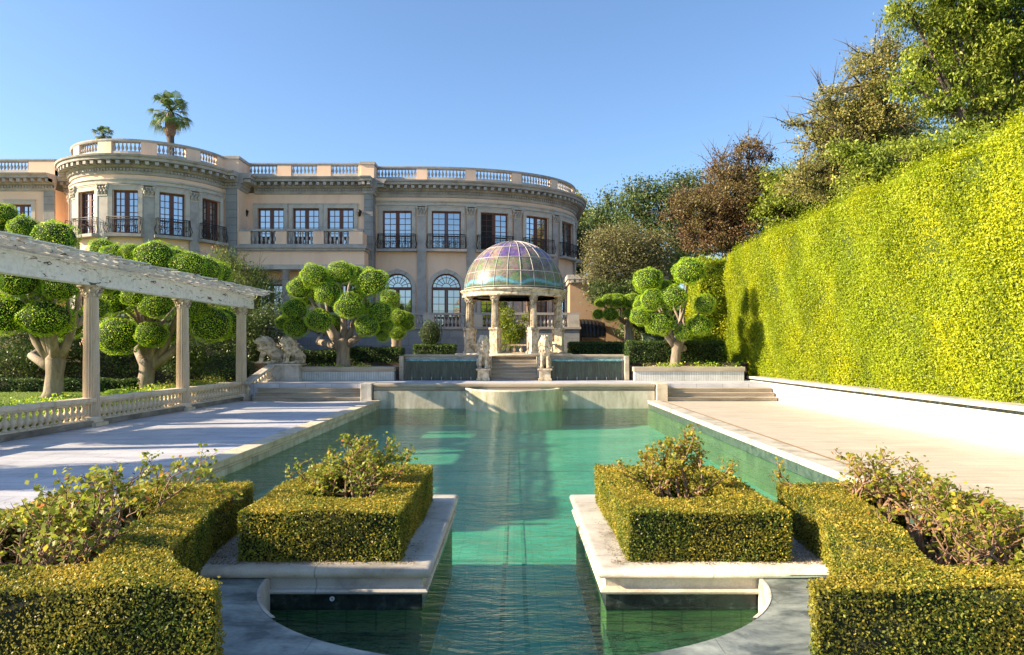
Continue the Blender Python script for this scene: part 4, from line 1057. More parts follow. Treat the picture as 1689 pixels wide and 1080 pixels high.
# the tall hedge behind the retaining wall and its return at the far end
hedge('tall_hedge', 'very tall clipped yellow-green hedge wall on the right', 'hedge', [(12.45, -2), (14.2, -2), (14.2, 42.6), (12.45, 42.6)], .9, 7.85, 1600, .067, 'wall_leaf', 'wall_core',
      rough=.17, topr=.16, sides=(3, 2), wave=.9, ins=.16)
hedge('tall_hedge', 'tall dark section of hedge closing the far end behind the right cloud-pruned tree', 'hedge', [(11.0, 43.3), (15.4, 43.3), (15.4, 47), (11.0, 47)], 1.6, 7.6, 500, .11, 'wall_leaf', 'wall_core', rough=.12, topr=.12, wave=1.1, ins=.16)
for nm, lab, pl, z0, z1 in (
    ('clipped_hedge', 'low dark hedge behind the left planter, between lions and tree trunk', [(-12.6, 38.8), (-9.4, 38.8), (-9.4, 40.4), (-12.6, 40.4)], 1.6, 2.25),
    ('clipped_hedge', 'dark square hedge right of the left planter tree trunk', [(-8.8, 38.8), (-6.1, 38.8), (-6.1, 40.6), (-8.8, 40.6)], 1.6, 2.42),
    ('clipped_hedge', 'dark hedge left of the gazebo behind the waterfall', [(-6.0, 43.2), (-3.6, 43.2), (-3.6, 45.2), (-6.0, 45.2)], 1.6, 2.6),
    ('clipped_hedge', 'long dark hedge right of the gazebo behind the waterfall', [(3.3, 43.2), (7.0, 43.2), (7.0, 45), (3.3, 45)], 1.6, 2.75),
    ('clipped_hedge', 'dark rounded hedge behind the right planter beside the tree trunk', [(6.1, 38.85), (11.2, 38.85), (11.2, 41), (6.1, 41)], 1.6, 2.75),
    ('clipped_hedge', 'low dark hedge across the garden lawn behind the pergola', [(-30, 33.6), (-17.8, 33.6), (-17.8, 34.6), (-30, 34.6)], .35, .92),
    ):
    hedge(nm, lab, 'hedge', pl, z0, z1, 420, .085, 'dark_hedge_leaf', 'hedge_core', group='low dark hedges in the garden', rough=.07, wave=1.6, ins=.1)

# ------------------------------------------------------------------ leaf balls and crowns
def fib(n):
    i = np.arange(n) + .5; ph = np.arccos(1 - 2 * i / n); th = PI * (1 + 5 ** .5) * i
    return np.stack([np.cos(th) * np.sin(ph), np.sin(th) * np.sin(ph), np.cos(ph)], 1)
def ball_mesh(name, seed, n=2600, L=.085, mat='topiary_leaf', core='topiary_core', rough=.09):
    P = fib(n); P += rng.normal(0, .02, P.shape); P = nrm(P)
    lump = 1 + rough * (np.sin(P[:, 0] * 5 + seed) * np.cos(P[:, 1] * 4.3 + seed * 2) + .7 * np.sin(P[:, 2] * 6.1 + P[:, 0] * 3 + seed))
    Q = P * (lump * (1 + rng.normal(0, .022, n) + (rng.random(n) < .04) * rng.uniform(.02, .1, n)))[:, None]
    Q[:, 2] *= np.where(Q[:, 2] < 0, .93, 1.0)
    tint = np.clip(.45 + .25 * und(P[:, 0], P[:, 1], P[:, 2], 4) * .5 + rng.normal(0, .2, n), 0, 1)
    c = MB(); c.ball((0, 0, .06), (.87, .87, .83), 20, 12)
    return np_mesh(name, [M[mat], M[core]], leaf_arrays(Q, P, L, .6, .7), tint, c)
BALLS = [ball_mesh('foliage_ball', k * 1.7) for k in range(4)]
DARK = [ball_mesh('clipped_ball', 3.3, 2200, .09, 'dark_hedge_leaf', 'hedge_core')]
def cloud_tree(label, balls, Y, base, trunk_r, fork, group='cloud-pruned trees', yoff=0, extra=True, bark='bark', squash=.92):
    """balls: (px, py, r_px, back)"""
    root = empty('cloud_pruned_tree', base, label, 'tree', group)
    C_ = W(np.mean([b[0] for b in balls]), np.mean([b[1] for b in balls]), Y)
    pts = []
    Rc = max((W(b[0], b[1], Y) - C_).length for b in balls) + .3
    for b in balls:
        p = W(b[0], b[1], Y); r2 = (p - C_).length; dep = math.sqrt(max(0, Rc * Rc - r2 * r2)) * .62
        yy = Y + (b[3] if len(b) > 3 and b[3] else -dep + rng.uniform(-.1, .3))
        p = W(b[0], b[1], yy); pts.append((p, b[2] * yy / FPX, b[4] if len(b) > 4 else 1))
    if extra:
        for b in balls[::2]:
            p = W(b[0] + rng.uniform(-8, 8), b[1] + rng.uniform(-4, 10), Y); r2 = (p - C_).length; dep = math.sqrt(max(0, Rc * Rc - r2 * r2)) * .7
            p.y += dep; pts.append((p, b[2] * Y / FPX * .95, 1))
    fk = Vector(fork)
    mb = MB(); B = Vector(base)
    mb.tube([B - Vector((0, 0, .1)), B + (fk - B) * .12, B + (fk - B) * .6, fk, fk + Vector((0, 0, .25))], [trunk_r * 1.45, trunk_r * 1.05, trunk_r * .9, trunk_r * 1.05, trunk_r * .6], 12)
    mb.build('trunk', M[bark], root)
    mb = MB(); order = sorted(pts, key=lambda t: (t[0].x - fk.x) / max(.4, t[0].z - fk.z + 1.2)); ng = max(2, round(len(pts) / 4))
    for g in range(ng):
        grp = order[g * len(order) // ng:(g + 1) * len(order) // ng]
        if not grp: continue
        cen = sum((t[0] for t in grp), Vector()) / len(grp); d = cen - fk; k = trunk_r * (.46 + .02 * len(grp))
        node = fk + d * .52 + Vector((rng.uniform(-.12, .12), 0, -.05 * d.length)); mid = fk + d * .25 + Vector((d.x * .1, 0, -.04 * d.length))
        mb.tube([fk - Vector((-d.x * .03, 0, .25)), mid, node, node + d * .12], [k * 1.15, k * .9, k * .62, k * .3], 9)
        for p, r, st in grp:
            e = p - node; q1 = node + e * .35 + Vector((rng.uniform(-.1, .1), rng.uniform(-.06, .06), -.05)); q2 = node + e * .7 + Vector((rng.uniform(-.08, .08), 0, .04)); k2 = k * rng.uniform(.42, .6)
            mb.tube([node - d * .06, q1, q2, p], [k2 * 1.1, k2 * .8, k2 * .6, k2 * .35], 6)
    mb.build('limbs', M[bark], root)
    for p, r, st in pts:
        link('foliage_ball', random.choice(BALLS), root, p, rng.uniform(0, 6), (r * st * rng.uniform(.98, 1.1), r * rng.uniform(1.0, 1.1) * (1 + st) / 2, r * squash * rng.uniform(.98, 1.1)))
    return root
A = [(518.7, 455.8, 23), (535.6, 440, 13, 38.3), (562.8, 450.6, 21), (582, 452, 18, 38.0), (494, 476.5, 20), (542, 483, 21), (575.8, 505, 22), (613.4, 466, 26), (627.7, 488, 18, 37.8),
     (486.3, 511.5, 20), (468, 532, 13), (489, 541, 19.5), (526.5, 528.4, 22), (626.4, 515.4, 20), (605.6, 537.5, 20), (635.4, 537.5, 15), (512, 514, 11, 38.2), (631.5, 553, 12), (585, 472, 17, 38.6)]
b = W(566, 606, 37.5); cloud_tree('large cloud-pruned tree with round green balls in the left planter', A, 37.5, b, .36, W(566, 563, 37.5))
Cc = [(1069.7, 461.5, 22), (1097.8, 444.5, 17, 37.9), (1138.7, 448, 24, None, 1.08), (1111, 491, 22), (1075.6, 495.6, 19), (1057.8, 522, 17.5), (1090.4, 534, 21), (1127.5, 549, 15), (1154, 538.6, 19), (1163, 501.5, 18), (1142, 490, 11, 38.2), (1135, 516, 17, 38), (1110, 463, 14, 38.4)]
b = W(1113, 606, 37.6); cloud_tree('cloud-pruned tree with forked pale trunk in the right planter', Cc, 37.6, b, .27, W(1117, 567, 37.6))
Bb = [(658.8, 524.5, 15), (670.5, 535, 13), (656, 548, 14), (640, 528, 13), (674, 524, 9), (645, 545, 12)]
b = W(653, 580, 42); cloud_tree('small cloud-pruned tree partly behind the large one, left of the gazebo', Bb, 42, b, .3, W(654, 558, 42), extra=False)
Dd = [(986.7, 518.7, 10), (1007, 518.7, 14), (1004, 494, 11), (1019, 496, 13), (1042, 497, 15), (1038.5, 518, 10), (1026, 512, 9, 46.2), (990, 500, 9), (1058, 508, 12)]
b = W(1038, 563, 46); cloud_tree('small cloud-pruned tree with dark trunk in front of the annex', Dd, 46, b, .28, W(1036, 528, 46), extra=False)
E = [(28, 462, 33), (10, 520, 36), (75, 526, 33, None, 1.25), (102, 470, 31), (125, 500, 22, 30.8), (4, 358, 24), (40, 378, 24), (92, 396, 33), (60, 428, 30), (130, 440, 24), (8, 415, 34), (-30, 380, 34), (-45, 440, 38), (-62, 480, 34), (150, 470, 20, 31.2)]
b = W(88, 655, 30); cloud_tree('big cloud-pruned tree on the lawn behind the pergola, left of the nearest column', E, 30, b, .36, W(92, 592, 30))
F = [(186, 496, 28), (197, 556, 31, None, 1.25), (228, 488, 24), (259, 501, 27), (250, 553, 22, None, 1.3), (325, 512, 20), (347, 536, 32), (170, 413, 22), (190, 424, 22), (216, 419, 18), (257, 427, 31), (312, 440, 27), (340, 446, 23), (215, 455, 26), (290, 470, 24, 37.4), (345, 480, 22)]
b = W(238, 643, 36.5); cloud_tree('cloud-pruned tree behind the pergola between the nearest and middle columns', F, 36.5, b, .40, W(245, 598, 36.5))
# two more of the row standing left of the frame: they shade the deck
for yy, lab in ((23.6, 'cloud-pruned tree of the lawn row, just outside the left edge'), (17.4, 'cloud-pruned tree of the lawn row, second from the camera, left of the frame'), (11.6, 'cloud-pruned tree of the lawn row, nearest the camera, left of the frame')):
    G = []
    for k in range(20):
        a = rng.uniform(0, 2 * PI); rr_ = rng.uniform(.4, 1.95); G.append((-19.5 + rr_ * math.cos(a), yy + rr_ * math.sin(a), rng.uniform(3.2, 7.2)))
    root = empty('cloud_pruned_tree', (-19.5, yy, .35), lab, 'tree', 'cloud-pruned trees')
    mb = MB(); mb.tube([(-19.5, yy, .3), (-19.5, yy, 1.2), (-19.4, yy, 2.2)], [.6, .42, .45], 10); mb.build('trunk', M['bark'], root)
    mb = MB()
    for g in G: mb.tube([(-19.4, yy, 1.9), ((-19.4 + g[0]) / 2, (yy + g[1]) / 2, g[2] * .5 + .8), g], [.2, .13, .08], 6)
    mb.build('limbs', M['bark'], root)
    for g in G: r_ = rng.uniform(.65, 1.0); link('foliage_ball', random.choice(BALLS), root, g, 0, (r_ * 1.1, r_ * 1.1, r_ * .9))
# clipped balls
for px, py, Y, rx, rz, lab in ((710, 552, 44, 18, 23, 'dark clipped egg-shaped bush before the terrace wall, left of the gazebo'), (374, 613, 36.5, 42, 26, 'low clipped dome bush beside the farthest pergola column'), (193, 648, 27.5, 18, 6.5, 'small golden dome bush just above the balustrade rail')):
    p = W(px, py, Y); sx = rx * Y / FPX; sz = rz * Y / FPX
    m_ = DARK[0] if Y != 27.5 else BALLS[1]
    o = link('clipped_bush', m_, None, p, 0, (sx, sx, sz)); tag(o, lab, 'bush')

def crown(name, label, cat, base, trunk_top, blobs, L, n, mat, bark='dark_bark', trunk_r=.25, clump=26, spread=.32, group=None, up=None, asp=.5, bare=0, shell=.55, cr=None):
    """blobs: (x,y,z,rx,ry,rz) world; n clumps in all, clump leaves each"""
    root = empty(name, base, label, cat, group)
    base = Vector(base); tt = Vector(trunk_top)
    mb = MB(); mid = (base + tt) / 2 + Vector((rng.uniform(-.2, .2), 0, 0)) * trunk_r * 3
    mb.tube([base - Vector((0, 0, .2)), base + (mid - base) * .3, mid, tt], [trunk_r * 1.4, trunk_r * 1.05, trunk_r * .9, trunk_r * .6], 9)
    vol = np.array([b[3] * b[4] * b[5] for b in blobs]) ** .75; cnt = np.maximum(4, (n * vol / vol.sum()).astype(int)); cs = []
    for b_, c in zip(blobs, cnt):
        d = nrm(rng.normal(size=(c, 3))); r_ = rng.uniform(shell, 1.0, c)[:, None] ** .7
        P = np.array(b_[:3]) + d * r_ * np.array(b_[3:]); cs.append(P)
        bc = Vector(b_[:3]); k = trunk_r * .5
        mb.tube([tt - (tt - base) * rng.uniform(.0, .35), (tt + bc) / 2 + Vector((rng.uniform(-.3, .3), rng.uniform(-.3, .3), rng.uniform(-.5, .1))), bc], [k, k * .6, k * .3], 6)
        for i in range(min(c, 14)):
            q = Vector(P[i]); k2 = trunk_r * .14; mb.tube([bc + (q - bc) * .05, (bc + q) / 2 + Vector((rng.uniform(-.2, .2), 0, rng.uniform(-.2, .2))), q], [k2 * 1.6, k2, k2 * .4], 4)
            if bare and rng.random() < bare:
                o_ = (q - bc).normalized() * rng.uniform(.8, 1.8) + Vector((0, 0, .3)); mb.tube([q, q + o_ * .5 + Vector((0, 0, .12)), q + o_], [k2 * .7, k2 * .45, k2 * .15], 4)
                mb.tube([q + o_ * .4, q + o_ * .7 + Vector((.25, 0, .35))], [k2 * .4, k2 * .1], 4)
    mb.build('trunk', M[bark], root)
    Cn = np.vstack(cs); csz = (cr if cr else np.mean([min(b[3:]) for b in blobs]) * spread)
    ct = rng.normal(0, .16, len(Cn)); sz = rng.uniform(.6, 1.25, len(Cn)) * csz
    P = np.repeat(Cn, clump, 0); off = rng.normal(0, .5, P.shape) * np.repeat(sz, clump)[:, None] * np.array([1, 1, .7])
    P = P + off; N = nrm(off + np.array([0, 0, .25])); tint = np.clip(.45 + np.repeat(ct, clump) + rng.normal(0, .16, len(P)), 0, 1)
    V = leaf_arrays(P, N, L, asp, .9, up) - np.array(base)
    me = np_mesh('crown', [M[mat]], V, tint); o = bpy.data.objects.new('crown', me); COL.objects.link(o); o.parent = root
    return root
def pb_(lst, Y, dd=1.0):
    """pixel blobs (px,py,rx,rz[,dy]) at distance Y"""
    out = []
    for b in lst:
        yy = Y + (b[4] if len(b) > 4 else 0); p = W(b[0], b[1], yy); k = yy / FPX
        out.append((p.x, p.y, p.z, b[2] * k, (b[2] + b[3]) / 2 * k * dd, b[3] * k))
    return out
def gz(px, Y, z): return ((px - 848) * Y / FPX, Y, z)
# right-hand trees, near to far
crown('green_tree', 'big leafy bright green tree at the top right corner above the tall hedge', 'tree', gz(1650, 33, .9), W(1640, 250, 33),
      pb_([(1500, 20, 34, 26), (1560, 50, 40, 34), (1530, 100, 32, 24), (1500, 140, 26, 18), (1600, 10, 50, 40), (1640, 80, 46, 40), (1590, 130, 40, 28), (1550, 170, 32, 20), (1680, 30, 40, 40), (1690, 130, 46, 36), (1640, 170, 40, 26), (1700, 220, 46, 34), (1610, 220, 36, 24), (1740, 60, 60, 70), (1560, -20, 50, 30), (1650, -30, 60, 40),
       (1600, 60, 60, 50, 3), (1660, 130, 60, 60, 3), (1560, 140, 40, 40, 3)], 33), .19, 820, 'green_tree_leaf', clump=95, cr=.62, trunk_r=.4, up=(0, 0, -.7), asp=.4)
crown('green_tree', 'lower leafy green tree just behind the top of the tall hedge', 'tree', gz(1500, 30, .9), W(1490, 320, 30),
      pb_([(1480, 265, 60, 32), (1540, 300, 60, 35), (1430, 290, 35, 24), (1580, 250, 45, 30), (1400, 250, 28, 16), (1450, 320, 60, 30), (1600, 300, 50, 40), (1660, 260, 60, 40), (1520, 270, 50, 40, 2)], 30), .17, 420, 'green_tree_leaf', clump=90, cr=.55, trunk_r=.25, up=(0, 0, -.6), asp=.38)
crown('bare_topped_tree', 'tall brownish tree with bare twigs at its top, left of the green tree', 'tree', gz(1430, 40, .9), W(1425, 200, 40),
      pb_([(1420, 140, 40, 40), (1370, 170, 30, 24), (1400, 210, 55, 35), (1345, 230, 35, 20), (1330, 200, 20, 9), (1460, 180, 50, 60), (1440, 95, 35, 25), (1360, 280, 45, 30), (1420, 290, 70, 40), (1470, 110, 30, 50), (1320, 300, 40, 24), (1310, 205, 12, 6), (1400, 200, 60, 60, 2), (1450, 240, 60, 70, 2), (1390, 300, 70, 50, 2)], 40), .15, 900, 'brown_tree_leaf', clump=60, cr=.55, trunk_r=.3, bare=.9)
crown('plum_tree', 'russet purple-leaved tree right of the gazebo behind the hedge', 'tree', gz(1210, 52, 1.9), W(1205, 360, 52),
      pb_([(1205, 330, 50, 50), (1235, 260, 24, 34), (1195, 290, 34, 26), (1250, 320, 34, 44), (1165, 345, 50, 30), (1135, 330, 30, 18), (1215, 390, 60, 34), (1160, 385, 45, 30), (1250, 235, 9, 14), (1190, 262, 12, 12), (1280, 300, 12, 14), (1110, 355, 20, 12), (1190, 365, 45, 40, 2), (1225, 235, 7, 12), (1270, 262, 8, 14), (1180, 275, 8, 12), (1148, 315, 10, 10)], 52), .16, 1000, 'plum_leaf', clump=46, cr=.62, trunk_r=.26, bare=.9)
crown('hillside_tree', 'olive green tree between the russet tree and the tall hedge', 'tree', gz(1310, 50, 1.9), W(1310, 350, 50),
      pb_([(1300, 310, 36, 34), (1340, 310, 40, 34), (1290, 350, 50, 34), (1350, 345, 40, 30), (1270, 285, 14, 12), (1330, 340, 70, 50, 2)], 50), .2, 560, 'green_tree_leaf', clump=44, cr=.85, trunk_r=.25)
crown('oak_tree', 'dark evergreen tree on the hillside left of the russet tree', 'tree', gz(1080, 68, 1.9), W(1075, 380, 68),
      pb_([(1060, 320, 30, 26), (1090, 350, 40, 44), (1110, 315, 26, 26), (1045, 350, 30, 40), (1130, 300, 18, 16), (1035, 310, 8, 14), (1140, 350, 30, 60), (1080, 400, 70, 50)], 68), .26, 560, 'oak_leaf', clump=34, cr=1.2, trunk_r=.4)
crown('oak_tree', 'darkest conifer-like tree beside the right end of the mansion', 'tree', gz(1000, 74, 1.9), W(1000, 400, 74),
      pb_([(1003, 330, 14, 20), (995, 365, 30, 30), (1015, 370, 26, 40), (985, 400, 40, 50), (1030, 420, 40, 60)], 74), .28, 420, 'oak_leaf', clump=34, cr=1.2, trunk_r=.4)
crown('gold_tree', 'yellow-green tree top showing behind the corner of the mansion roof', 'tree', gz(950, 84, 1.9), W(952, 400, 84),
      pb_([(950, 345, 20, 26), (940, 370, 26, 30), (965, 375, 22, 26)], 84), .3, 220, 'gold_tree_leaf', clump=34, cr=1.3, trunk_r=.4)
crown('oak_tree', 'deep green shrub tree squeezed between the mansion and the grey-green tree', 'tree', gz(955, 64, 1.9), W(955, 440, 64),
      pb_([(950, 420, 20, 40), (945, 460, 20, 40), (965, 390, 18, 20), (940, 400, 14, 20)], 64), .2, 240, 'oak_leaf', clump=30, cr=.9, trunk_r=.3)
crown('olive_tree', 'grey-green olive-like tree sunlit above the annex', 'tree', gz(1075, 49.3, 1.6), W(1060, 460, 49.3),
      pb_([(1000, 400, 34, 26), (1035, 405, 36, 34), (985, 440, 26, 34), (1020, 440, 40, 34), (1085, 405, 28, 28), (1055, 430, 30, 30), (1080, 440, 30, 24)], 49.3), .13, 800, 'olive_leaf', clump=34, cr=.75, trunk_r=.25)
crown('oak_tree', 'dark shrubby tree directly behind the small cloud-pruned tree by the annex', 'tree', gz(1050, 48, 1.6), W(1050, 520, 48),
      pb_([(990, 482, 18, 20), (1012, 490, 26, 22), (1050, 490, 34, 30), (1080, 505, 36, 36), (1100, 545, 40, 36), (1060, 535, 40, 26)], 48), .16, 700, 'oak_leaf', clump=34, cr=.7, trunk_r=.2)
crown('oak_tree', 'dark tree mass on the hillside behind the russet tree', 'tree', gz(1230, 80, 1.9), W(1230, 400, 80),
      pb_([(1180, 360, 60, 60), (1260, 350, 60, 60), (1330, 350, 60, 50), (1220, 300, 30, 20), (1150, 310, 30, 26), (1400, 330, 70, 50), (1330, 310, 60, 50), (1460, 260, 80, 90), (1170, 415, 60, 40), (1120, 420, 50, 40), (1420, 230, 70, 60), (1560, 240, 80, 90)], 80), .3, 1250, 'oak_leaf', clump=44, cr=1.5, trunk_r=.4)
# trees left: myrtle with upright shoots, dark shrubs behind the pergola
root = crown('myrtle_tree', 'loose crape myrtle with upright pale shoots between rotunda and porch', 'tree', gz(400, 44, 1.55), W(400, 500, 44),
      pb_([(370, 460, 30, 34), (400, 470, 36, 40), (360, 430, 14, 24), (385, 432, 14, 22), (425, 470, 22, 30), (440, 500, 24, 40), (395, 520, 40, 40), (350, 490, 20, 40)], 44), .14, 620, 'myrtle_leaf', clump=30, cr=.6, trunk_r=.14, up=(0, 0, .8), asp=.35, bare=.6)
crown('shrub_tree', 'dark shrubs filling the shade behind the farthest pergola column', 'tree', gz(420, 42, 1.0), W(430, 560, 42),
      pb_([(440, 540, 30, 40), (410, 560, 40, 40), (380, 540, 30, 40), (450, 590, 30, 24), (340, 560, 40, 44), (300, 590, 40, 30)], 42), .14, 520, 'oak_leaf', clump=34, cr=.6, trunk_r=.12)
crown('shrub_tree', 'dark shrubs filling the shade between the two lawn trees', 'tree', gz(130, 43, .4), W(140, 580, 43),
      pb_([(20, 600, 60, 40), (90, 590, 60, 40), (160, 590, 50, 44), (220, 590, 40, 40), (-60, 590, 60, 60), (120, 540, 60, 40), (30, 540, 60, 50), (200, 530, 40, 50), (280, 560, 34, 60), (10, 560, 60, 44, -2), (60, 560, 50, 44, -2)], 43), .15, 1050, 'oak_leaf', clump=34, cr=.7, trunk_r=.12)
crown('young_tree', 'young green bush seen through the gazebo between its columns', 'bush', gz(842, 46, 1.9), W(842, 560, 46),
      pb_([(835, 520, 12, 14), (845, 545, 22, 16), (838, 560, 24, 12), (866, 528, 6, 12), (830, 535, 10, 10), (858, 548, 10, 6)], 46), .12, 240, 'green_tree_leaf', clump=26, cr=.4, trunk_r=.05)
crown('green_tree', 'tall dark tree top showing above the left end of the roof', 'tree', gz(-160, 60, 1.9), W(-160, 400, 60), pb_([(-160, 330, 60, 60), (-100, 380, 40, 50)], 60), .3, 160, 'oak_leaf', clump=30, cr=1.4) if False else None
# low plants in the planters and behind the balustrade
def tufts(name, label, x0, x1, y, z, n, h=.22, L=.09, mat='topiary_leaf', cat='plants'):
    c = rng.uniform(x0, x1, n); P = []
    for q in c:
        k = 26; d = rng.normal(0, 1, (k, 3)) * [.14, .12, .08]; P.append(d + [q, y if np.isscalar(y) else y(q), z + h * rng.uniform(.2, .8)])
    P = np.vstack(P); V = leaf_arrays(P, np.tile([0, -.3, 1.], (len(P), 1)), L, .6, .9)
    o = bpy.data.objects.new(name, np_mesh(name, [M[mat]], V, rng.random(len(P)))); COL.objects.link(o); tag(o, label, cat, kind='stuff')
tufts('ground_cover', 'low leafy plants along the front of the right planter', 6.5, 11.4, 37.0, 1.4, 26)
tufts('ground_cover', 'sparse low plants along the front of the left planter', -10.5, -6.4, 37.0, 1.4, 12, .1)
o = None
def strip(name, label, X0, y0, y1, n, z, mat, h):
    P = []
    for k in range(n):
        q = rng.uniform(y0, y1); d = rng.normal(0, 1, (22, 3)) * [.2, .25, .1]; P.append(d + [BX(q) - X0 - rng.uniform(0, .9), q, z + h * rng.uniform(.2, 1)])
    P = np.vstack(P); V = leaf_arrays(P, np.tile([0, -.2, 1.], (len(P), 1)), .09, .6, .9)
    o = bpy.data.objects.new(name, np_mesh(name, [M[mat]], V, rng.random(len(P)))); COL.objects.link(o); tag(o, label, 'plants', kind='stuff')
strip('ground_cover', 'yellow-green bedding plants just behind the long balustrade', .7, 15, 33, 260, .36, 'topiary_leaf', .45)
strip('ground_cover', 'brighter bushy bedding plants near the farthest column', .6, 28, 34, 90, .5, 'gold_tree_leaf', .5)
# grass blades on the lawn
n = 60000; x = rng.uniform(-30, -13.8, n); y = rng.uniform(14, 34, n); P = np.stack([x, y, np.full(n, .365)], 1)
V = leaf_arrays(P, np.tile([0, -1., .2], (n, 1)), .05, .25, .7, (0, 0, 1.5)); o = bpy.data.objects.new('grass', np_mesh('grass', [M['grass_leaf']], V, rng.random(n))); COL.objects.link(o); tag(o, 'short grass blades on the garden lawn behind the pergola', 'grass', kind='stuff')

# ------------------------------------------------------------------ palms behind the mansion
def palm(label, px, py, Y, r, seed):
    c = W(px, py, Y); root = empty('palm_tree', (c.x, Y, 1.9), label, 'palm tree', 'palms behind the mansion')
    mb = MB(); mb.tube([(c.x + .3, Y, 1.8), (c.x + .1, Y, c.z * .5), (c.x, Y, c.z - r * .2)], [r * .2, r * .14, r * .13], 10); mb.build('trunk', M['dark_bark'], root)
    sk = MB(); sk.lathe([(r * .13, -1.0 * r), (r * .2, -.8 * r), (r * .19, -.4 * r), (r * .12, -.1 * r)], c.x, Y, c.z, 14)
    sk.build('dead_frond_skirt', M['cane_bark'], root)
    rs = random.Random(seed)
    for k in range(46):
        el = rs.uniform(-62, 82); az = k * 2.399 + rs.uniform(-.2, .2)
        d = Vector((math.cos(az) * math.cos(R(el)), math.sin(az) * math.cos(R(el)), math.sin(R(el))))
        st = r * rs.uniform(.36, .62); hub = d * st - Vector((0, 0, .05 * r)); mb = MB(); mb.tube([(0, 0, 0), hub * .5 + Vector((0, 0, .03 * r)), hub], r * .012, 4)
        side = d.cross(Vector((0, 0, 1))).normalized(); upv = side.cross(d).normalized(); fl = r * rs.uniform(.34, .46)
        for j in range(15):
            a = R(-78 + 156 * j / 14); dd = d * math.cos(a) + side * math.sin(a); L_ = fl * (1 - .25 * abs(a) / 1.4)
            w_ = upv.cross(dd).normalized() * r * .018; t1 = hub + dd * L_ * .6 + upv * .02 * r; t2 = hub + dd * L_ - Vector((0, 0, rs.uniform(.1, .26) * r))
            mb.add([hub, t1 - w_, t2, t1 + w_], [(0, 1, 2, 3)])
        me = mb.mesh('frond', M['palm_leaf']); at = me.attributes.new('tint', 'FLOAT', 'FACE'); at.data.foreach_set('value', [rs.uniform(.1, .9)] * len(me.polygons))
        link('frond', me, root, c)
palm('tall fan palm rising behind the rotunda roof', 281, 183, 75, 2.7, 3)
palm('top of a more distant fan palm peeking over the rotunda balustrade', 170, 222, 105, 1.9, 5)

# ------------------------------------------------------------------ rose bushes
def rose(label, base, h, spread, ns, nl, seed, mat='rose_leaf', gnarl=1.0, L=.062, group='rose bushes in the beds', thick=.022):
    nl = int(nl * 1.45); h *= 1.12; L *= .86; thick *= 1.25; ns += 2
    rs = np.random.default_rng(seed); root = empty('rose_bush', base, label, 'rose bush', group); B = np.array(base); mb = MB(); tips = []
    def grow(p, d, r_, ln, lev):
        pts = [p]; n = 4
        for i in range(n):
            d = d + rs.normal(0, .28 * gnarl, 3) * [1, 1, .5]; d = d / np.linalg.norm(d); p = p + d * ln / n; pts.append(p)
        mb.tube([tuple(q) for q in pts], list(np.linspace(r_, r_ * .62, len(pts))), 6 if lev == 0 else 4)
        if lev >= 1: tips.extend(pts[2:])
        if lev < 3:
            for k in range(rs.integers(2, 4)):
                dd = d + rs.normal(0, .55, 3) * [1, 1, .5] + [0, 0, .12]; grow(p, dd / np.linalg.norm(dd), r_ * .58, ln * rs.uniform(.5, .8), lev + 1)
    for k in range(ns):
        a = rs.uniform(0, 2 * PI); d = np.array([math.cos(a) * spread, math.sin(a) * spread, 1]); d /= np.linalg.norm(d)
        grow(B + [math.cos(a) * .07, math.sin(a) * .07, -.02], d, thick * rs.uniform(.7, 1.2), h * .42, 0)
    mb.build('stems', M['cane_bark'], root)
    T = np.array(tips); T = T[rs.integers(0, len(T), nl)]; hz = (T[:, 2] - B[2]) / h; T = T[hz > rs.uniform(.15, .7, len(T))]
    P = T + rs.normal(0, .035, T.shape); tint = np.clip(.5 + rs.normal(0, .26, len(P)), 0, 1)
    V = leaf_arrays(P, np.tile([0, -.35, 1.], (len(P), 1)), L, .68, .75) - B
    o = bpy.data.objects.new('leaves', np_mesh('leaves', [M[mat]], V, tint)); COL.objects.link(o); o.parent = root
rose('dense green rose bush inside the left island hedge', (-2.02, 9.1, .12), 1.02, .42, 9, 1900, 11, L=.06, gnarl=.7, group=None)
rose('russet and yellow rose bush inside the right island hedge', (2.02, 9.1, .12), 1.0, .42, 9, 2600, 12, 'russet_rose_leaf', .8, L=.055, group=None)
LB = [((-4.12, 8.35), 1.12, 5, 620, 'tallest leafy rose bush of the left bed, next to the pool'), ((-4.15, 7.55), 1.0, 5, 560, 'yellow-green rose bush second from the pool in the left bed'), ((-4.05, 6.85), 1.02, 5, 520, 'rose bush with broad leaves in the middle of the left bed'),
      ((-4.25, 6.3), .92, 4, 220, 'sparse rose bush near the front of the left bed'), ((-4.35, 5.98), .85, 4, 30, 'gnarled pruned rose with almost bare stems at the left edge'), ((-3.78, 6.05), .8, 3, 160, 'small thin rose bush between hedge and gnarled rose')]
for i, ((x, y), h, ns, nl, lab) in enumerate(LB): rose(lab, (x, y, .04), h, .5, ns, nl, 40 + i, thick=.03 if nl < 50 else .02, L=.075)
RB = [((4.05, 8.45), 1.12, 6, 760, 'leftmost twisted rose bush of the right bed, against the deck'), ((4.35, 7.75), 1.05, 5, 640, 'second twisted rose bush of the right bed'), ((4.2, 7.1), 1.0, 5, 560, 'rose bush in the middle of the right bed'),
      ((4.3, 6.55), .98, 5, 560, 'dense rose bush right of the middle of the right bed'), ((4.15, 6.1), .92, 5, 420, 'thick stemmed rose bush above the front hedge, near the right edge'), ((4.75, 6.2), .95, 5, 420, 'rose bush with reddish stems at the right edge')]
for i, ((x, y), h, ns, nl, lab) in enumerate(RB): rose(lab, (x, y, .04), h, .55, ns, nl, 70 + i, 'rose_leaf' if i % 2 else 'russet_rose_leaf', 1.2, thick=.026, L=.066)

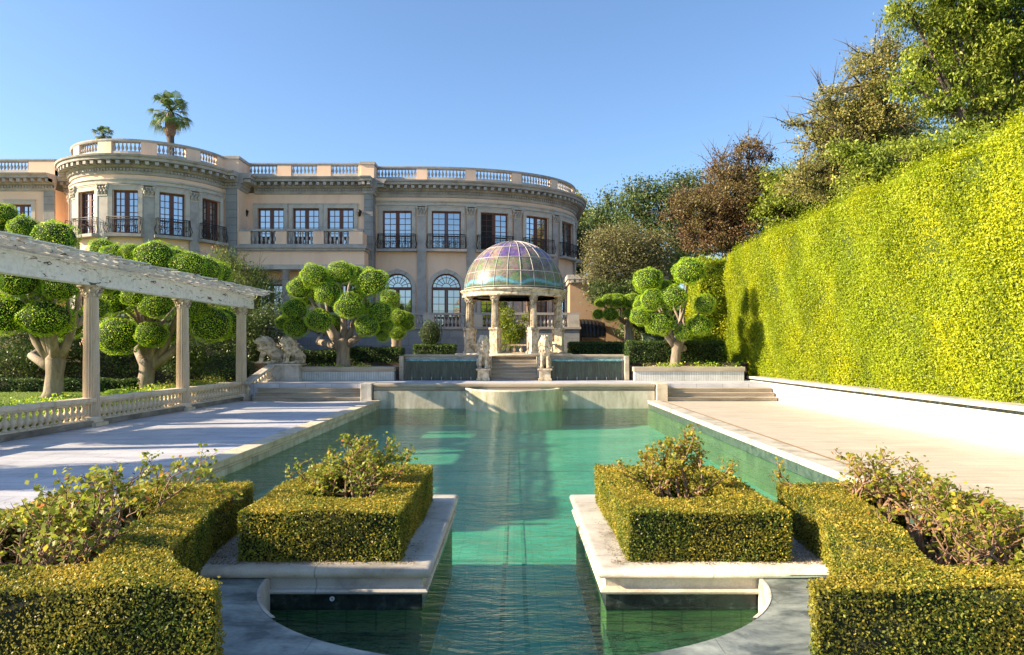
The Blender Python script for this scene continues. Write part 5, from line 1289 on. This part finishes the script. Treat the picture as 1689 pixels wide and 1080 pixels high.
# ------------------------------------------------------------------ stone lions
def lion_mesh(seed=1):
    rs = random.Random(seed); mb = MB()
    def cap(a, b, r1, r2, n=7):
        a = Vector(a); b = Vector(b)
        for i in range(n): t_ = i / (n - 1); mb.ball(a + (b - a) * t_, r1 + (r2 - r1) * t_, 14, 9)
    cap((0, .42, .40), (0, -.02, .98), .33, .30)                 # trunk
    mb.ball((0, -.12, .92), (.29, .27, .36), 14, 9)              # chest
    for s in (-1, 1):
        cap((s * .17, -.14, .85), (s * .17, -.26, .42), .135, .095); cap((s * .17, -.26, .42), (s * .17, -.30, .10), .09, .085)
        mb.ball((s * .17, -.38, .07), (.10, .15, .075), 12, 8)
        for q in (-.06, 0, .06): mb.ball((s * .17 + q, -.50, .055), (.032, .05, .05), 8, 6)
        mb.ball((s * .25, .36, .30), (.17, .30, .29), 14, 9); cap((s * .27, .30, .12), (s * .27, -.06, .07), .10, .08)
        mb.ball((s * .27, -.12, .06), (.09, .12, .065), 10, 7)
        mb.ball((s * .15, -.20, 1.66), (.065, .04, .07), 8, 6)   # ears
        mb.ball((s * .075, -.475, 1.505), (.035, .03, .03), 8, 6)
    mb.ball((0, -.28, 1.45), (.19, .22, .21), 14, 9); mb.ball((0, -.44, 1.38), (.115, .14, .10), 12, 8); mb.ball((0, -.46, 1.29), (.08, .10, .05), 10, 7)
    mb.ball((0, -.52, 1.42), (.045, .06, .04), 8, 6); mb.ball((0, -.38, 1.56), (.14, .10, .06), 10, 7)
    mb.ball((0, -.08, 1.32), (.31, .28, .36), 14, 9); mb.ball((0, .06, 1.15), (.28, .24, .32), 14, 9)
    for k in range(120):                                         # curls of the mane
        a = rs.uniform(0, 2 * PI); z = rs.uniform(.82, 1.68); w_ = .32 * math.sin(min(1, (1.78 - z) / .5) * PI / 2)
        y = -.10 + math.cos(a) * w_ * .95; x = math.sin(a) * w_
        if y < -.26 and z > 1.28 and abs(x) < .16: continue
        mb.ball((x, y, z), (.05, .05, .08), 7, 5)
    cap((.12, .68, .12), (.36, .50, .07), .045, .035); cap((.36, .5, .07), (.44, .15, .07), .035, .05)
    return mb.mesh('lion', M['aged_stone'])
lm = lion_mesh()
def lion(label, loc, rz, sc_):
    o = link('stone_lion', lm, None, loc, rz, sc_); m = o.modifiers.new('join', 'REMESH'); m.mode = 'VOXEL'; m.voxel_size = .024; m.use_smooth_shade = True
    tag(o, label, 'lion statue', 'seated stone lions')
def pedestal(label, x0, x1, y0, y1, z0, z1, mat='aged_stone', group=None):
    root = empty('pedestal', ((x0 + x1) / 2, (y0 + y1) / 2, z0), label, 'pedestal', group)
    MB().box(x0 + .05, x1 - .05, y0 + .05, y1 - .05, z0 + .12, z1 - .1).build('shaft', M[mat], root)
    MB().box(x0, x1, y0, y1, z0 + .002, z0 + .119).build('base', M[mat], root, bevel=.015); MB().box(x0 - .03, x1 + .03, y0 - .03, y1 + .03, z1 - .099, z1).build('cap', M[mat], root, bevel=.02)
for s in (-1, 1):
    sn = 'left' if s < 0 else 'right'
    pedestal('square weathered stone block under the %s upright lion by the stairs' % sn, *sorted((s * 1.22, s * 1.88)), 36.35, 37.1, .75, 1.37, group='lion pedestals at the stairs')
    lion('upright stone lion facing the pool, %s of the central stairs' % sn, (s * 1.55, 36.82, 1.365), 0, (.9, .92, .98))
pedestal('wide pale stone block under the two lions at the top of the left steps', -12.15, -10.6, 35.9, 37.1, .75, 1.62, 'pale_stone')
lion('stone lion facing left, behind the farthest pergola column', (-12.35, 36.6, 1.615), R(-68), (.95, 1.25, .80))
lion('stone lion turned towards the pergola, right one of the pair', (-11.15, 36.45, 1.615), R(-50), (.9, 1.0, .80))
